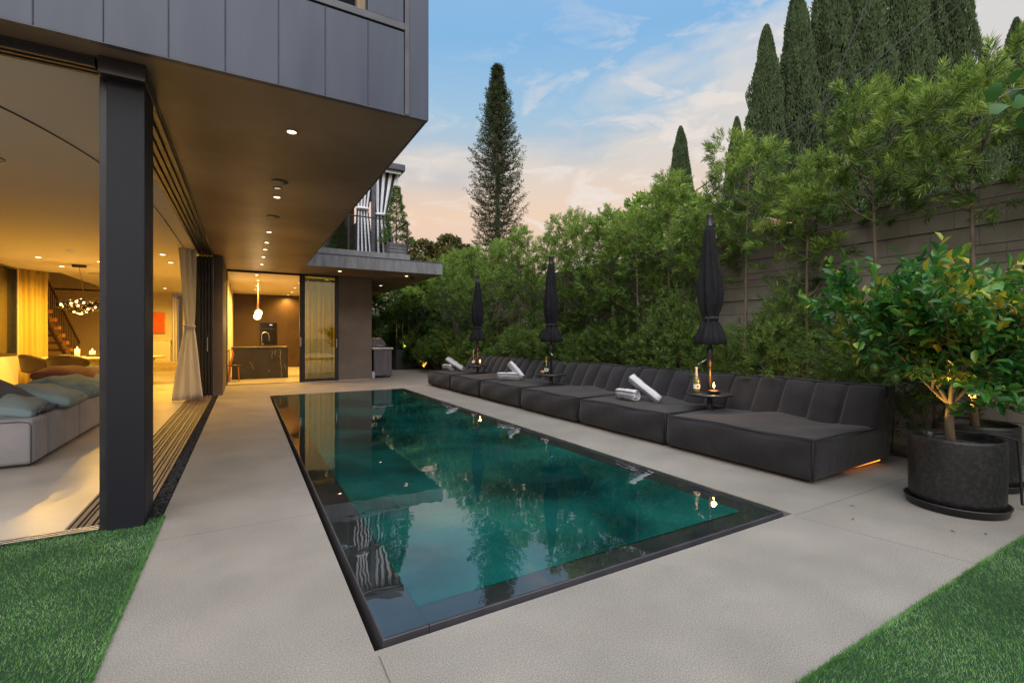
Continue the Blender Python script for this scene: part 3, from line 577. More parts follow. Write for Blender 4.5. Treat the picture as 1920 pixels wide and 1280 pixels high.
fixture('ceiling_speaker', .34, 5.89, SZ, .075, 'round dark speaker grille in the soffit next to the unlit downlight', 'speakers in the dark soffit', M['trim'])
fixture('ceiling_speaker', .35, 7.64, SZ, .075, 'faint round speaker grille between second and third soffit lights', 'speakers in the dark soffit', M['soffit'])
IL = [(-3.11, 12.73, 'living room downlight nearest the chandelier towards the terrace'), (-3.96, 14.1, 'living room downlight left of the chandelier'), (-3.96, 15.62, 'living room downlight above the staircase side of the table'), (-2.95, 14.23, 'living room downlight half hidden beside the black column'),
      (-1.53, 12.33, 'bright living room downlight nearest the tied curtain'), (-1.53, 13.56, 'bright living room downlight behind the first one by the tied curtain'), (-2.52, 20.82, 'small downlight in front of the orange painting')]
for i, (x, y, lb) in enumerate(IL): fixture('downlight', x, y, SZ - .001, .05, lb, 'downlights in the living room ceiling', M['lens'] if i else M['lens_dim'], (0, 470, 470, 450, 150, 190, 420)[i], (1, .56, .08), 165)
KL = [(.28, 14.9), (.34, 16.29), (.33, 17.99), (.32, 19.41), (1.52, 16.42), (1.52, 18.1), (1.56, 19.86), (1.52, 21.18)]
KN = ['first kitchen downlight just inside the opening', 'kitchen downlight above the pendant', 'third kitchen downlight behind the pendant rod', 'fourth kitchen downlight behind the pendant rod', 'kitchen downlight cut by the black door frame', 'second kitchen downlight of the right row', 'third kitchen downlight of the right row', 'farthest kitchen downlight over the dark cabinets']
for (x, y), lb in zip(KL, KN): fixture('downlight', x, y, SZ - .021, .045, lb, 'downlights in the kitchen ceiling', M['lens'], 240, (1, .55, .10), 165)
for x, y, lb in [(-2.2, 6.5, 'thin arched grille line in the near living room ceiling'), (-3.6, 16.9, 'oval vent in the ceiling above the dining table')]:
    t = thing('ceiling_vent', lb, 'ceiling vent', (x, y, SZ - .002), 'round fittings in the living room ceiling'); q = MB(); q.lathe([(.12, 0), (.135, 0), (.135, -.006), (.12, -.006)], n=28, caps=False); q.build('trim_ring', M['trim'], t); q = MB(); q.lathe([(.119, -.001), (.119, -.003), (.0001, -.003)], n=28); q.build('grille', M['ceil'], t)
# arched curtain track in the near ceiling
ct = MB(); ct.tube([(-1.05 - 1.2 * (1 - math.cos(a)), 8.6 - 4.2 * math.sin(a), SZ - .006) for a in np.linspace(0, 1.5, 24)] , .006, 5)
ct.tube([(-1.05, 8.6, SZ - .006), (-1.05, 11.2, SZ - .006)], .006, 5)
tag(ct.build('curtain_track', M['black']), 'thin black curved curtain track on the living room ceiling', 'curtain track')
# security camera
t = thing('security_camera', 'small dark dome camera under the balcony soffit', 'camera', (4.22, 13.25, SZ)); q = MB(); q.lathe([(.05, 0), (.055, -.02), (.045, -.03)], n=16); q.build('mount', M['trim'], t); q = MB(); q.lathe([(.045, -.03), (.045, -.055), (.03, -.08), (.0001, -.09)], n=16); q.build('dome', M['black'], t)
# ================================================================== BALCONY
rl = thing('balcony_railing', 'dark cable railing along the balcony kerb', 'railing', (3.0, 12.9, 3.55))
def rp(name, mb, m_, **k): return mb.build(name, m_, rl, world=True, **k)
for x, y in ((2.37, 12.875), (3.96, 12.875), (1.45, 12.875), (3.96, 15.2), (3.96, 17.6)):
    q = MB(); q.box(x - .022, x + .022, y - .022, y + .022, 3.40, 4.47); rp('post', q, M['black'], bevel=.003)
q = MB(); q.bar((1.4, 12.875, 4.485), (3.985, 12.875, 4.485), .045, .028); q.bar((3.96, 12.90, 4.485), (3.96, 19, 4.485), .045, .028); rp('top_rail', q, M['black'], bevel=.003)
q = MB()
for i in range(9): z = 3.62 + i * .092; q.tube([(1.4, 12.875, z), (3.96, 12.875, z)], .0022, 4); q.tube([(3.96, 12.88, z), (3.96, 19, z)], .0035, 4)
rp('cable', q, M['black'])
cb = thing('cabana', 'dark roofed cabana on the balcony with posts', 'cabana', (3.2, 15, 3.35))
q = MB(); q.box(-.2, 4.10, 13.5, 17.2, 6.13, 6.33); q.build('roof', M['trim'], cb, world=True, bevel=.03, seg=3)
for x, y in ((3.22, 13.75), (1.0, 13.75), (3.95, 16.9), (2.2, 16.9)):
    q = MB(); q.box(x - .05, x + .05, y - .05, y + .05, 3.34, 6.13); q.build('post', M['trim'], cb, world=True, bevel=.004)
q = MB(); q.box(-.1, 4.0, 13.6, 13.62, 6.05, 6.128); q.build('valance', M['stripe_white'], cb, world=True)
def drape(xc, y, w_top, w_tie, w_bot, ztop, ztie, zbot, stripes, label, group, tiename='tieback', shift=0, m1='stripe_dark', m2='stripe_white', depth=.07, n=64):
    t = thing('curtain', label, 'curtain', (xc, y, zbot), group)
    def f(u, v):
        z = zbot + (ztop - zbot) * v; k = (z - ztie) / (ztop - ztie) if z > ztie else (ztie - z) / (ztie - zbot)
        w_ = w_tie + ((w_top if z > ztie else w_bot) - w_tie) * (k ** .8); x = (u - .5) * w_ + (shift * (1 - k) if z > ztie else shift * (1 - k))
        return (x, depth * (.35 + .65 * k) * math.sin(u * math.pi * stripes * 1.0 + .6 * math.sin(z * 2.1)) + .012 * math.sin(u * 31 + z * 3), z - zbot)
    q = MB()
    if m2: q.sheet(n, 26, f, mi=lambda i, j: int(i * stripes * 1.0 / n) % 2)
    else: q.sheet(n, 26, f)
    q.build('cloth', [M[m1]] + ([M[m2]] if m2 else []), t, thick=.006)
    q = MB(); q.lathe([(w_tie * .5 + .02, -.03), (w_tie * .5 + .03, 0), (w_tie * .5 + .02, .03)], (shift, 0, ztie - zbot), 16); q.v = [(a, b * .55, c) for a, b, c in q.v]; q.build(tiename, M[m2 or m1], t)
    return t
G1 = 'striped curtains tied back on the balcony cabana'
drape(3.60, 13.8, .78, .36, .66, 6.1, 4.84, 3.6, 8, 'black and white striped curtain tied beside the cabana corner', G1, shift=-.12, depth=.035)
drape(2.98, 13.8, .60, .32, .52, 6.1, 4.95, 3.6, 9, 'black and white striped curtain left of the cabana post', G1, shift=-.05, depth=.035)
drape(2.35, 16.7, .75, .40, .75, 6.1, 4.9, 3.6, 11, 'far striped curtain seen low beneath the soffit edge', G1)
bp = thing('balcony_planter', 'grey slatted planter box with young conifer beside the striped curtain', 'planter', (3.78, 13.4, 3.35))
q = MB()
for i in range(6): q.box(-.24, .24, -.24, .24, .02 + i * .095, .105 + i * .095)
q.box(-.22, .22, -.22, .22, 0, .57); q.build('box', M['slab'], bp, bevel=.004)
q = MB(); q.box(-.2, .2, -.2, .2, .571, .58); q.build('soil', M['earth'], bp)
# ---- tree generator: limbs + leaf clusters
def burst(C, D, n, spread, L, W, Lt=.12):
    """n leaves around each twig with centre C, direction D and twig length Lt"""
    k = len(C); C = np.repeat(C, n, 0); D = np.repeat(unit(D), n, 0); tt = np.tile(np.linspace(0, 1, n), k)[:, None]
    P = C + D * Lt * tt; V = rng.normal(size=(k * n, 3)); V = unit(V - D * (V * D).sum(1, keepdims=True))
    dd = D * (.55 + .5 * tt) + V * spread; m_ = len(P)
    return P, dd, L * rng.uniform(.7, 1.15, m_), W * rng.uniform(.8, 1.2, m_)
def crown_points(n, blobs):
    """points near the surface of several ellipsoid lumps; returns centre + outward dir"""
    ws = np.array([b[3] * b[4] * b[5] for b in blobs]) ** .67; ws /= ws.sum(); k = rng.choice(len(blobs), n, p=ws); B = np.array(blobs)[k]
    V = unit(rng.normal(size=(n, 3))); rr = rng.uniform(.35, 1.0, n)[:, None] ** .5; P = B[:, :3] + V * B[:, 3:6] * rr; return P, unit(V / B[:, 3:6])
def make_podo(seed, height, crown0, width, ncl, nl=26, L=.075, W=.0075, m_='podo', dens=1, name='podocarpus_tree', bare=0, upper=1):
    global rng; rng = np.random.default_rng(seed); random.seed(seed)
    t = thing(name, 'x', 'tree'); q = MB(); lean = rng.uniform(-.08, .08, 2)
    tp = [(lean[0] * z * z / height * .3, lean[1] * z * .3, z) for z in np.linspace(0, height * .93, 10)]
    q.tube(tp, [.035 * (1 - .8 * i / 9) for i in range(10)], 7); blobs = []
    nb = 14
    for i in range(nb):
        zf = crown0 + (height * .92 - crown0) * (i / (nb - 1)) ** .9; a = i * 2.4 + rng.uniform(-.4, .4); k = (zf - crown0) / (height - crown0)
        rad = width * (.55 + .45 * math.sin(math.pi * min(1, k * 1.15))) * (1 - .45 * k) * rng.uniform(.7, 1.2)
        p0 = Vector((lean[0] * zf * .3, lean[1] * zf * .3, zf)); p1 = p0 + Vector((math.cos(a) * rad * .8, math.sin(a) * rad * .8, .18 + .3 * rad))
        pm = p0.lerp(p1, .5) - Vector((0, 0, .04)); q.tube([p0, pm, p1], [.012, .009, .004], 5, caps=False)
        s_ = width * rng.uniform(.24, .36); blobs.append((p1.x, p1.y, p1.z, s_, s_, s_ * rng.uniform(.7, 1.1)))
        for jj in range(2): a2 = a + rng.uniform(-1, 1); e = pm + Vector((math.cos(a2), math.sin(a2), .6)) * rad * .35; q.tube([pm, e], [.006, .003], 4, caps=False)
    blobs.append((lean[0] * height * .3, lean[1] * height * .3, height - .22, width * .22, width * .22, .3))
    q.build('trunk', M['bark'], t)
    C, D = crown_points(ncl, blobs); D = D + np.array([0, 0, .7]) + rng.normal(0, .25, C.shape)
    P, dd, l, w_ = burst(C, D, nl, .70, L, W, .15)
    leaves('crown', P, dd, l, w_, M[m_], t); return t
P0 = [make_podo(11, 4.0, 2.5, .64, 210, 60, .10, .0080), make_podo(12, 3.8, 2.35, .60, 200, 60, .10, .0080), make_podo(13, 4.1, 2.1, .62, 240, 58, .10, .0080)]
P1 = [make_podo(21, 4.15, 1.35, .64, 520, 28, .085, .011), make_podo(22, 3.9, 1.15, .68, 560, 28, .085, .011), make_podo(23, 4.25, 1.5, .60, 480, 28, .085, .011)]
GR = 'podocarpus trees in the hedge along the block wall'
lab = ['slender podocarpus with bare trunk behind the lemon trees at the far right', 'podocarpus with bright yellow green top and forked bare trunk beside the lemon tree', 'podocarpus left of the forked one with a trunk against bare wall', 'podocarpus behind the seam of the nearest sofa sections', 'podocarpus just right of the nearest closed umbrella',
       'podocarpus just left of the nearest closed umbrella with orange lit trunk', 'podocarpus with staked trunk between the near and middle umbrellas', 'dark green podocarpus midway between near and middle umbrellas', 'podocarpus right of the middle umbrella with pale trunk', 'podocarpus behind the middle closed umbrella', 'podocarpus left of the middle umbrella', 'light green podocarpus in front of the tall norfolk pine', 'podocarpus right of the farthest closed umbrella', 'podocarpus behind the farthest closed umbrella', 'podocarpus left of the farthest umbrella', 'podocarpus at the far end of the wall beside the planter']
lab += ['podocarpus beyond the right edge beside the turf', 'second podocarpus beyond the right edge beside the turf']
ys = [1.7, 2.5, 3.28, 4.05, 4.75, 5.5, 6.15, 6.8, 7.5, 8.35, 9.3, 10.4, 11.6, 12.9, 14.4, 16.2, .75, -.3]
first = set()
def place(protos, i, loc, rz, sc, label, group=None):
    p = protos[i % len(protos)]
    if p.name not in first: first.add(p.name); o = p; o.location = loc; o.rotation_euler = (0, 0, rz); o.scale = (sc,) * 3 if not isinstance(sc, tuple) else sc; o['label'] = label
    else: o = copy_tree(p, loc, rz, sc, label)
    if group: o['group'] = group
    return o
random.seed(5)
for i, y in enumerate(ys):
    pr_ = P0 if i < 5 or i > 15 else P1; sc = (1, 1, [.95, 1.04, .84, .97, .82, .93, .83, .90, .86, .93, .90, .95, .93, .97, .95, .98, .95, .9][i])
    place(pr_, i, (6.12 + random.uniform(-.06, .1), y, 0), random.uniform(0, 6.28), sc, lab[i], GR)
# far hedge across the end of the garden
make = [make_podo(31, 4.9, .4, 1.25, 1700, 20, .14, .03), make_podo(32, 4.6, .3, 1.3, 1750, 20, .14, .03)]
fl_ = ['dense green tree at the garden end right behind the black planter', 'dense green tree at the garden end left of the planter canes', 'dense green tree at the garden end just beside the taupe pier', 'dense green tree filling the corner of the wall and garden end', 'dense green tree at the garden end behind the grill', 'dense green tree farthest back under the balcony tip', 'dense green tree just over the wall behind the farthest shrubs', 'dense green tree just over the wall behind the farthest umbrella', 'dense green tree at the back beside the house corner']
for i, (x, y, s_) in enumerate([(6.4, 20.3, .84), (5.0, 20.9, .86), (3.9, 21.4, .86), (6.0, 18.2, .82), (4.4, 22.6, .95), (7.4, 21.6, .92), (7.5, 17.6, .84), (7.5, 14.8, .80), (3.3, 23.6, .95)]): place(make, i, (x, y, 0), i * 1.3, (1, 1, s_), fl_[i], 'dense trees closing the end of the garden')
# low shrubs under the trees
def make_shrub(seed, w_, h_, ncl, nl, L, W, m_='podo_dark'):
    global rng; rng = np.random.default_rng(seed); t = thing('hedge_shrub', 'x', 'shrub'); q = MB(); blobs = []
    for i in range(9):
        a = i * 2.4; rr = w_ * .38 * math.sqrt(i / 9); z = h_ * rng.uniform(.35, .8); q.tube([(0, 0, 0), (math.cos(a) * rr * .4, math.sin(a) * rr * .4, z * .6), (math.cos(a) * rr, math.sin(a) * rr, z)], [.014, .009, .004], 5, caps=False)
        blobs.append((math.cos(a) * rr, math.sin(a) * rr * .7, z, w_ * .24, w_ * .20, h_ * .24))
    q.build('stem', M['bark'], t); C, D = crown_points(ncl, blobs); D = D + np.array([0, 0, .5]) + rng.normal(0, .3, C.shape)
    P, dd, l, w2_ = burst(C, D, nl, .7, L, W, .10); P[:, 2] = np.abs(P[:, 2]); leaves('foliage', P, dd, l, w2_, M[m_], t); return t
SH = [make_shrub(41, 1.3, 1.7, 620, 22, .075, .009), make_shrub(42, 1.25, 1.45, 600, 22, .075, .009)]
SF = [make_shrub(43, 1.5, 1.9, 620, 20, .095, .015), make_shrub(44, 1.4, 1.7, 600, 20, .095, .015)]
sy = [1.95, 2.75, 3.5, 4.3, 5.05, 5.8, 6.6, 7.35, 8.15, 9.0, 9.9, 10.9, 12.0, 13.2, 14.6, 16.0, 17.4]
sl_ = ['bushy low shrub behind the black pots', 'low shrub behind the near end of the sofa', 'low shrub behind the second backrest panel of the nearest sofa section', 'low shrub right of the candle table', 'low shrub behind the nearest umbrella pole', 'low shrub left of the nearest umbrella pole', 'low shrub behind the near pair of towels', 'dense low shrub behind the fourth sofa section', 'low shrub behind the middle table from the right', 'low shrub behind the middle umbrella pole', 'low shrub left of the middle umbrella pole', 'low shrub behind the middle pair of towels', 'low shrub right of the farthest umbrella pole', 'low shrub behind the farthest umbrella pole', 'yellow lit low shrub left of the farthest table', 'dark low shrub beyond the far end of the sofa', 'dark low shrub beside the black planter']
for i, y in enumerate(sy): place(SH if i < 8 else SF, i, (6.05 + random.uniform(-.12, .08), y, 0), random.uniform(0, 6), (random.uniform(.9, 1.05), 1, random.uniform(.80, 1.0) * (1.18 if 2 <= i <= 7 else 1)), sl_[i], 'low shrubs at the foot of the hedge')
for i, (x, y, lb) in enumerate([(5.3, 19.6, 'dark shrub right behind the black planter'), (4.2, 20.2, 'dark shrub behind the grill'), (3.7, 19.9, 'yellow lit shrub beside the taupe pier')]): place(SF, i, (x, y, 0), i, 1.0, lb, 'low shrubs at the foot of the hedge')
# garden wall
gw = thing('garden_wall', 'tall concrete block wall with level joints behind the hedge', 'wall', (6.7, 8, 0))
q = MB(); z = 0; k = 0
while z < 2.75:
    y = -6 - .2 * (k % 2)
    while y < 23.5: q.box(6.62, 6.80, max(y, -6) + .0012, min(y + .40, 23.5) - .0012, z + .0035, z + .1965); y += .40
    z += .2; k += 1
q.build('blocks', M['block'], gw, world=True, bevel=.0025, seg=1)
q = MB(); q.box(6.628, 6.79, -6, 23.5, 0, 2.795); q.build('mortar', M['mortar'], gw, world=True)
q = MB(); q.box(6.61, 6.81, -6, 23.5, 2.803, 2.84); q.build('coping', M['block'], gw, world=True, bevel=.004)
tw = thing('trellis_wires', 'thin black training wires strung along the block wall', 'wire', (6.58, 8, 0)); q = MB()
for z in (.6, 1.0, 1.4, 1.8, 2.1, 2.4, 2.66): q.tube([(6.585, -5, z), (6.585, 9, z + .01), (6.585, 22, z)], .004, 4)
q.build('wire', M['wire'], tw, world=True)
bw = MB(); bw.box(2.5, 6.6, 23.2, 23.4, 0, 2.6); tag(bw.build('end_wall', M['block']), 'concrete wall behind the trees at the garden end', 'wall')
# ---- cypresses
def make_cypress(seed, h_, r_, n):
    global rng; rng = np.random.default_rng(seed); t = thing('cypress_tree', 'x', 'tree'); q = MB(); q.tube([(0, 0, 0), (0, 0, h_ * .9)], [.22, .03], 8); q.build('trunk', M['bark'], t)
    K = 150; lz = rng.uniform(.03, .98, K); la = rng.uniform(0, 6.28, K); lr = rng.uniform(.06, .24, K)
    z = rng.random(n) ** .92; a = rng.uniform(0, 2 * np.pi, n)
    prof = lambda zz: (np.minimum(1, (zz / .06 + .2)) * np.clip((1 - zz) * 2.1, 0, 1) ** .62) * (.8 + .2 * np.cos(zz * 3))
    bump = 1 + .11 * (1 - 2 * np.abs(np.sin(a * 3.5 + 1.2 * np.sin(z * 7 + a)))) + .05 * np.sin(a * 11 + z * 31) + .03 * np.sin(z * 90 + a * 5)
    for i in range(K):
        da = np.angle(np.exp(1j * (a - la[i]))); bump = bump + lr[i] * np.exp(-(da / .20) ** 2 - ((z - lz[i] + .02 * np.abs(da)) / .032) ** 2)
    rr = r_ * prof(z) * bump * rng.uniform(.86, 1.03, n); P = np.stack([rr * np.cos(a), rr * np.sin(a), z * h_], 1)
    D = np.stack([.32 * np.cos(a), .32 * np.sin(a), np.ones(n)], 1) + rng.normal(0, .15, (n, 3))
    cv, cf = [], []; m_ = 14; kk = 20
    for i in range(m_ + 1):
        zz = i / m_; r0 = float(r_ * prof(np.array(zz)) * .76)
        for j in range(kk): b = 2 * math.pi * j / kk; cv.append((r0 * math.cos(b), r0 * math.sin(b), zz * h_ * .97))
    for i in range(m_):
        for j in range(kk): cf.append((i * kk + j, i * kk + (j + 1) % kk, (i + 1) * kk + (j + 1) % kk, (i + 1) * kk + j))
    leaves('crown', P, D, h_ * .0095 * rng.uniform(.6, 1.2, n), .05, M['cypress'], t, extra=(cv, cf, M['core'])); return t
CY = [make_cypress(51, 17, 1.5, 60000), make_cypress(52, 17, 1.55, 60000)]
cyp = [(21.33, 13.15, 15.85, .80, 'cypress with lowest pointed top at the left of the tall group'), (22.59, 12.43, 17.6, .86, 'narrow pointed cypress second in the tall group'), (23.9, 11.7, 19.4, 1.0, 'cypress third in the tall group rising out of frame'), (25.3, 11.0, 20.5, 1.05, 'broad cypress in the middle of the tall group'), (26.9, 10.0, 21.0, 1.05, 'cypress left of the last big one in the tall group'), (28.6, 8.8, 20.6, .98, 'rightmost cypress of the tall group next to open sky'), (20.2, 13.9, 11.6, .55, 'short ragged cypress at the foot of the tall group'),
       (24.29, 20.67, 14.7, .78, 'lone small cypress left of the nearest umbrella top'), (33.5, 8.9, 15.5, .55, 'slim cypress in the gap right of the tall group'), (35.4, 8.2, 18.0, .8, 'cypress at the right edge of the view')]
for i, (x, y, h_, s_, lb) in enumerate(cyp): place(CY, i, (x, y, 0), i * 1.7, (s_ * 1.25, s_ * 1.25, h_ / 17), lb, 'tall cypress trees beyond the garden wall')
# ---- norfolk pine
def make_norfolk():
    global rng; rng = np.random.default_rng(61); t = thing('norfolk_pine', 'tall narrow norfolk pine standing alone against the sky', 'tree'); h_ = 21.7; q = MB(); q.tube([(0, 0, 0), (0, 0, h_)], [.3, .03], 8); Ps, Ds = [], []
    z = 5.0
    while z < h_ - .2:
        k = (h_ - z) / h_; nb = 9 if k > .1 else 6; ln = (.12 + 1.85 * min(1, k * 2.8) ** .9) * rng.uniform(.86, 1.14)
        for b in range(nb):
            a = 6.283 * b / nb + rng.uniform(-.3, .3) + z; l = ln * rng.uniform(.75, 1.15); pts = [Vector((math.cos(a) * l * s_, math.sin(a) * l * s_, z - .20 * l * math.sin(s_ * 2.6) + .34 * s_ ** 3 * l)) for s_ in (0, .25, .5, .75, 1)]
            q.tube(pts, [.03, .025, .02, .013, .007], 4, caps=False)
            for s_ in np.linspace(.15, 1, 11):
                i0 = min(3, int(s_ * 4)); p = pts[i0].lerp(pts[i0 + 1], s_ * 4 - i0)
                for e in range(5): Ps.append(p + Vector(rng.normal(0, .05, 3))); Ds.append((math.cos(a) * .5 + rng.normal(0, .6), math.sin(a) * .5 + rng.normal(0, .6), .35 + rng.normal(0, .25)))
        z += .42 * (.55 + .6 * min(1, k * 2))
    q.build('trunk', M['bark'], t); P = np.array([tuple(p) for p in Ps]); D = np.array(Ds); kp = rng.random(len(P)) < .95; P2, dd, l, w_ = burst(P[kp], D[kp], 3, .45, .20, .045, .14); leaves('crown', P2, dd, l, w_, M['pine'], t); return t
nf = make_norfolk(); nf.location = (16.4, 30.9, 0)
def make_broad(name, label, seed, h_, r_, n, m_, L, W, cat='tree', trunkr=.2, nb=26, flat=.6):
    global rng; rng = np.random.default_rng(seed); t = thing(name, label, cat); q = MB(); blobs = []; q.tube([(0, 0, 0), (.05, 0, h_ * .5)], [trunkr, trunkr * .6], 8)
    for i in range(nb):
        a = i * 2.4; rr = r_ * .75 * math.sqrt((i + .5) / nb); z = h_ * (1 - .22 * (rr / r_) ** 2) - h_ * .30 * rng.random() - r_ * .15; q.tube([(.05, 0, h_ * .42), (math.cos(a) * rr * .5, math.sin(a) * rr * .5, (z + h_ * .42) / 2), (math.cos(a) * rr, math.sin(a) * rr, z)], [trunkr * .4, trunkr * .22, trunkr * .08], 5, caps=False)
        s_ = r_ * rng.uniform(.2, .32); blobs.append((math.cos(a) * rr, math.sin(a) * rr, z, s_, s_, s_ * flat))
    q.build('trunk', M['bark'], t); C, D = crown_points(n, blobs); P, dd, l, w_ = burst(C, D + np.array([0, 0, .4]), 7, .8, L, W, L * .6); leaves('crown', P, dd, l, w_, M[m_], t, kind='broad'); return t
mg = make_broad('magnolia_tree', 'round brown and green magnolia behind the balcony corner', 71, 10.2, 3.6, 2600, 'magnolia', .30, .14); mg.location = (14.2, 36, 0)
mg2 = make_broad('leafy_tree', 'dull green tree low behind the norfolk pine', 72, 7.5, 4, 1500, 'magnolia', .30, .14); mg2.location = (20, 33, 0)
mg3 = make_broad('leafy_tree', 'green tree over the wall behind the near umbrella', 73, 6.8, 2.6, 1600, 'podo', .22, .09); mg3.location = (13, 12, 0)
# balcony conifer: cone of clusters
def make_conifer():
    global rng; rng = np.random.default_rng(81); q = MB(); q.tube([(0, 0, .55), (0, 0, 2.2)], [.022, .006], 6); n = 1700
    zz = rng.random(n) ** 1.2; a = rng.uniform(0, 6.28, n); rr = (.04 + .36 * (1 - zz)) * rng.uniform(.3, 1.0, n) ** .5 * (1 + .25 * np.sin(zz * 40)); C = np.stack([rr * np.cos(a), rr * np.sin(a), .62 + zz * 1.62], 1)
    D = np.stack([np.cos(a), np.sin(a), .3 + 0 * a], 1); t = thing('conifer', 'small dark conifer growing in the balcony planter', 'tree', (3.80, 13.42, 3.34)); q.build('trunk', M['bark'], t)
    P, dd, l, w_ = burst(C, D, 9, .6, .05, .012, .06); leaves('crown', P, dd, l, w_, M['podo_dark'], t)
    t2 = copy_tree(t, (2.6, 15.6, 3.34), 1, (.9, .9, .8), 'dark conifer seen between the striped curtains'); t2['group'] = 'conifers on the balcony'; t['group'] = 'conifers on the balcony'
make_conifer()
# cables and neighbour's roof
for pts, lb in [([(28, 4.6, 18.4), (23.61, 7.24, 14.25), (19.49, 9.6, 10.35), (14.32, 12.55, 6.29), (11.5, 14.2, 4.0)], 'long black cable crossing the cypress group down to the left'), ([(22.2, 8.1, 18.5), (20.86, 8.81, 14.25), (19.5, 9.59, 10.5), (18.45, 10.19, 7.83), (17.3, 10.8, 4.4)], 'steep black cable crossing in front of the cypress group'), ([(28.3, 4.75, 18.2), (23.9, 7.35, 13.9), (19.7, 9.7, 10.0), (14.5, 12.65, 5.9)], 'thin cable just beneath the long black cable'), ([(23, 3.0, 10.6), (20.16, 4.61, 8.48), (18.34, 5.65, 7.1)], 'short cable at the upper right edge of the view')]:
    q = MB(); q.tube(pts, .022 if 'thin' not in lb else .012, 5); tag(q.build('power_cable', M['wire']), lb, 'cable', 'overhead cables')
nb_ = thing('neighbour_house', 'white neighbouring house with clay tiled gable glimpsed between the trees', 'house', (16, 10, 0))
q = MB(); q.box(15.2, 19.6, 8.5, 9.7, 0, 4.6); q.build('wall', M['stucco'], nb_, world=True)
q = MB(); q.add([(15.0, 8.3, 4.55), (15.0, 9.9, 4.75), (20, 9.9, 4.75), (20, 8.3, 4.55), (15.0, 9.3, 5.25), (20, 9.3, 5.25), (15.0, 8.3, 4.75), (20, 8.3, 4.75)], [(0, 6, 4, 1), (6, 7, 5, 4), (3, 2, 5, 7), (0, 3, 7, 6), (1, 4, 5, 2)]); q.build('roof', M['roof_tile'], nb_, world=True)
# ================================================================== SOFA
bounds = [2.14, 3.76, 5.36, 6.97, 8.60, 10.16, 11.72]
sl = ['nearest charcoal sofa section with its side panel facing the black pots', 'second charcoal sofa section, in front of the nearest umbrella', 'third charcoal sofa section, with the largest pair of towels towards its near end', 'fourth charcoal sofa section, in front of the middle umbrella', 'fifth charcoal sofa section, carrying the middle pair of towels', 'farthest charcoal sofa section, beside the farthest candle table']
def make_sofa(Ln):
    t = thing('sofa_section', 'x', 'sofa', group='charcoal modular sofa sections in a row beside the pool'); h = Ln / 2 - .008
    def f(p, u, v, w_):
        k = (1 - u * u) * (1 - v * v)
        if w_ > .9: p.z += .028 * k - .012 * math.exp(-((abs(v) - .5) / .2) ** 2) * (1 - u * u) + .006 * math.sin(v * 7 + u * 3)
        if u < -.9: p.x -= .040 * (1 - v ** 4) * (1 - w_ * w_)
        if abs(v) > .9: p.y += math.copysign(.012, v) * (1 - u * u) * (1 - w_ * w_)
        if w_ < -.5: p.z += .030 * (u + 1) / 2
        p.z += (.010 * math.sin(u * 4 + v * 3.1) * math.sin(v * 8 + u) * (1 - u * u)) if w_ > .9 else 0
        p.x += .010 * math.sin(v * 6.2 + w_ * 2) * (1 - w_ * w_) if u < -.9 else 0
        return p + Vector((0, 0, .007 * math.sin(v * 5.5 + .6) * (w_ + 1) / 2))
    q = MB(); q.rbox(0, 1.33, -h, h, .022, .375, .05, (10, 22, 5), f); q.build('seat', M['sofa'], t)
    def fb(p, u, v, w_):
        s_ = (v + 1) / 2 * 5; ch = abs(math.sin(math.pi * s_)) ** .45; k = (w_ + 1) / 2; cr_ = math.exp(-((s_ - round(s_)) / .07) ** 2) if .4 < s_ < 4.6 else 0
        if u < 0: p.x += .20 * k + .022 * cr_ - .060 * ch * (1 - k ** 6) - .012
        else: p.x += .045 * k + .02 * (1 - w_ * w_) * (1 - v * v)
        if w_ > .8: p.z += .008 * ch + .006 * math.sin(v * 4)
        if abs(v) > .9: p.y += math.copysign(.010, v) * (1 - w_ * w_)
        return p
    q = MB(); q.rbox(1.0, 1.36, -h, h, .34, .765, .03, (4, 100, 8), fb); q.build('backrest', M['sofa'], t)
    q = MB(); zt = lambda v: .378 + .007 * math.sin(v * 5.5 + .6) * 1.0
    q.tube([(.004, v * (h - .012), zt(v)) for v in np.linspace(-1, 1, 20)], .0065, 6)
    for s_ in (-1, 1):
        y = s_ * (h - .004); q.tube([(.010, y, .03), (-.002, y, .2), (.008, y, .37)], .005, 6)
        q.tube([(.01, y, .378 + (.0)), (.5, y, .385), (.92, y, .372), (1.03, y, .385), (1.08, y, .44), (1.15, y, .6), (1.205, y, .762)], .0065, 6)
        q.tube([(1.205, y, .765), (1.40, y, .768)], .006, 6); q.tube([(1.40, y, .76), (1.385, y, .5), (1.34, y, .1)], .005, 6)
    q.tube([(1.205, v * (h - .01), .772 + .006 * math.sin(v * 4)) for v in np.linspace(-1, 1, 16)], .0065, 6)
    q.tube([(1.40, v * (h - .01), .770) for v in np.linspace(-1, 1, 12)], .006, 6); q.build('piping', M['piping'], t)
    for x in (.12, 1.2):
        for y in (-h + .12, h - .12): q = MB(); q.lathe([(.03, 0), (.032, .03)], (x, y, 0), 10); q.build('foot', M['black'], t)
    q = MB(); q.box(.60, 1.22, -h + .05, -h + .06, .03, .04); q.box(.34, .35, -h + .2, h - .2, .012, .020); q.build('light_strip', M['led'], t)
    return t
s0 = make_sofa(1.575)
for i in range(6):
    a, b = bounds[i], bounds[i + 1]; o = s0 if i == 0 else copy_tree(s0)
    o.location = (4.15 + (0, .006, -.005, .004, 0, .005)[i], (a + b) / 2, 0); o.scale = (1.07, (b - a) / 1.583, 1); o['label'] = sl[i]
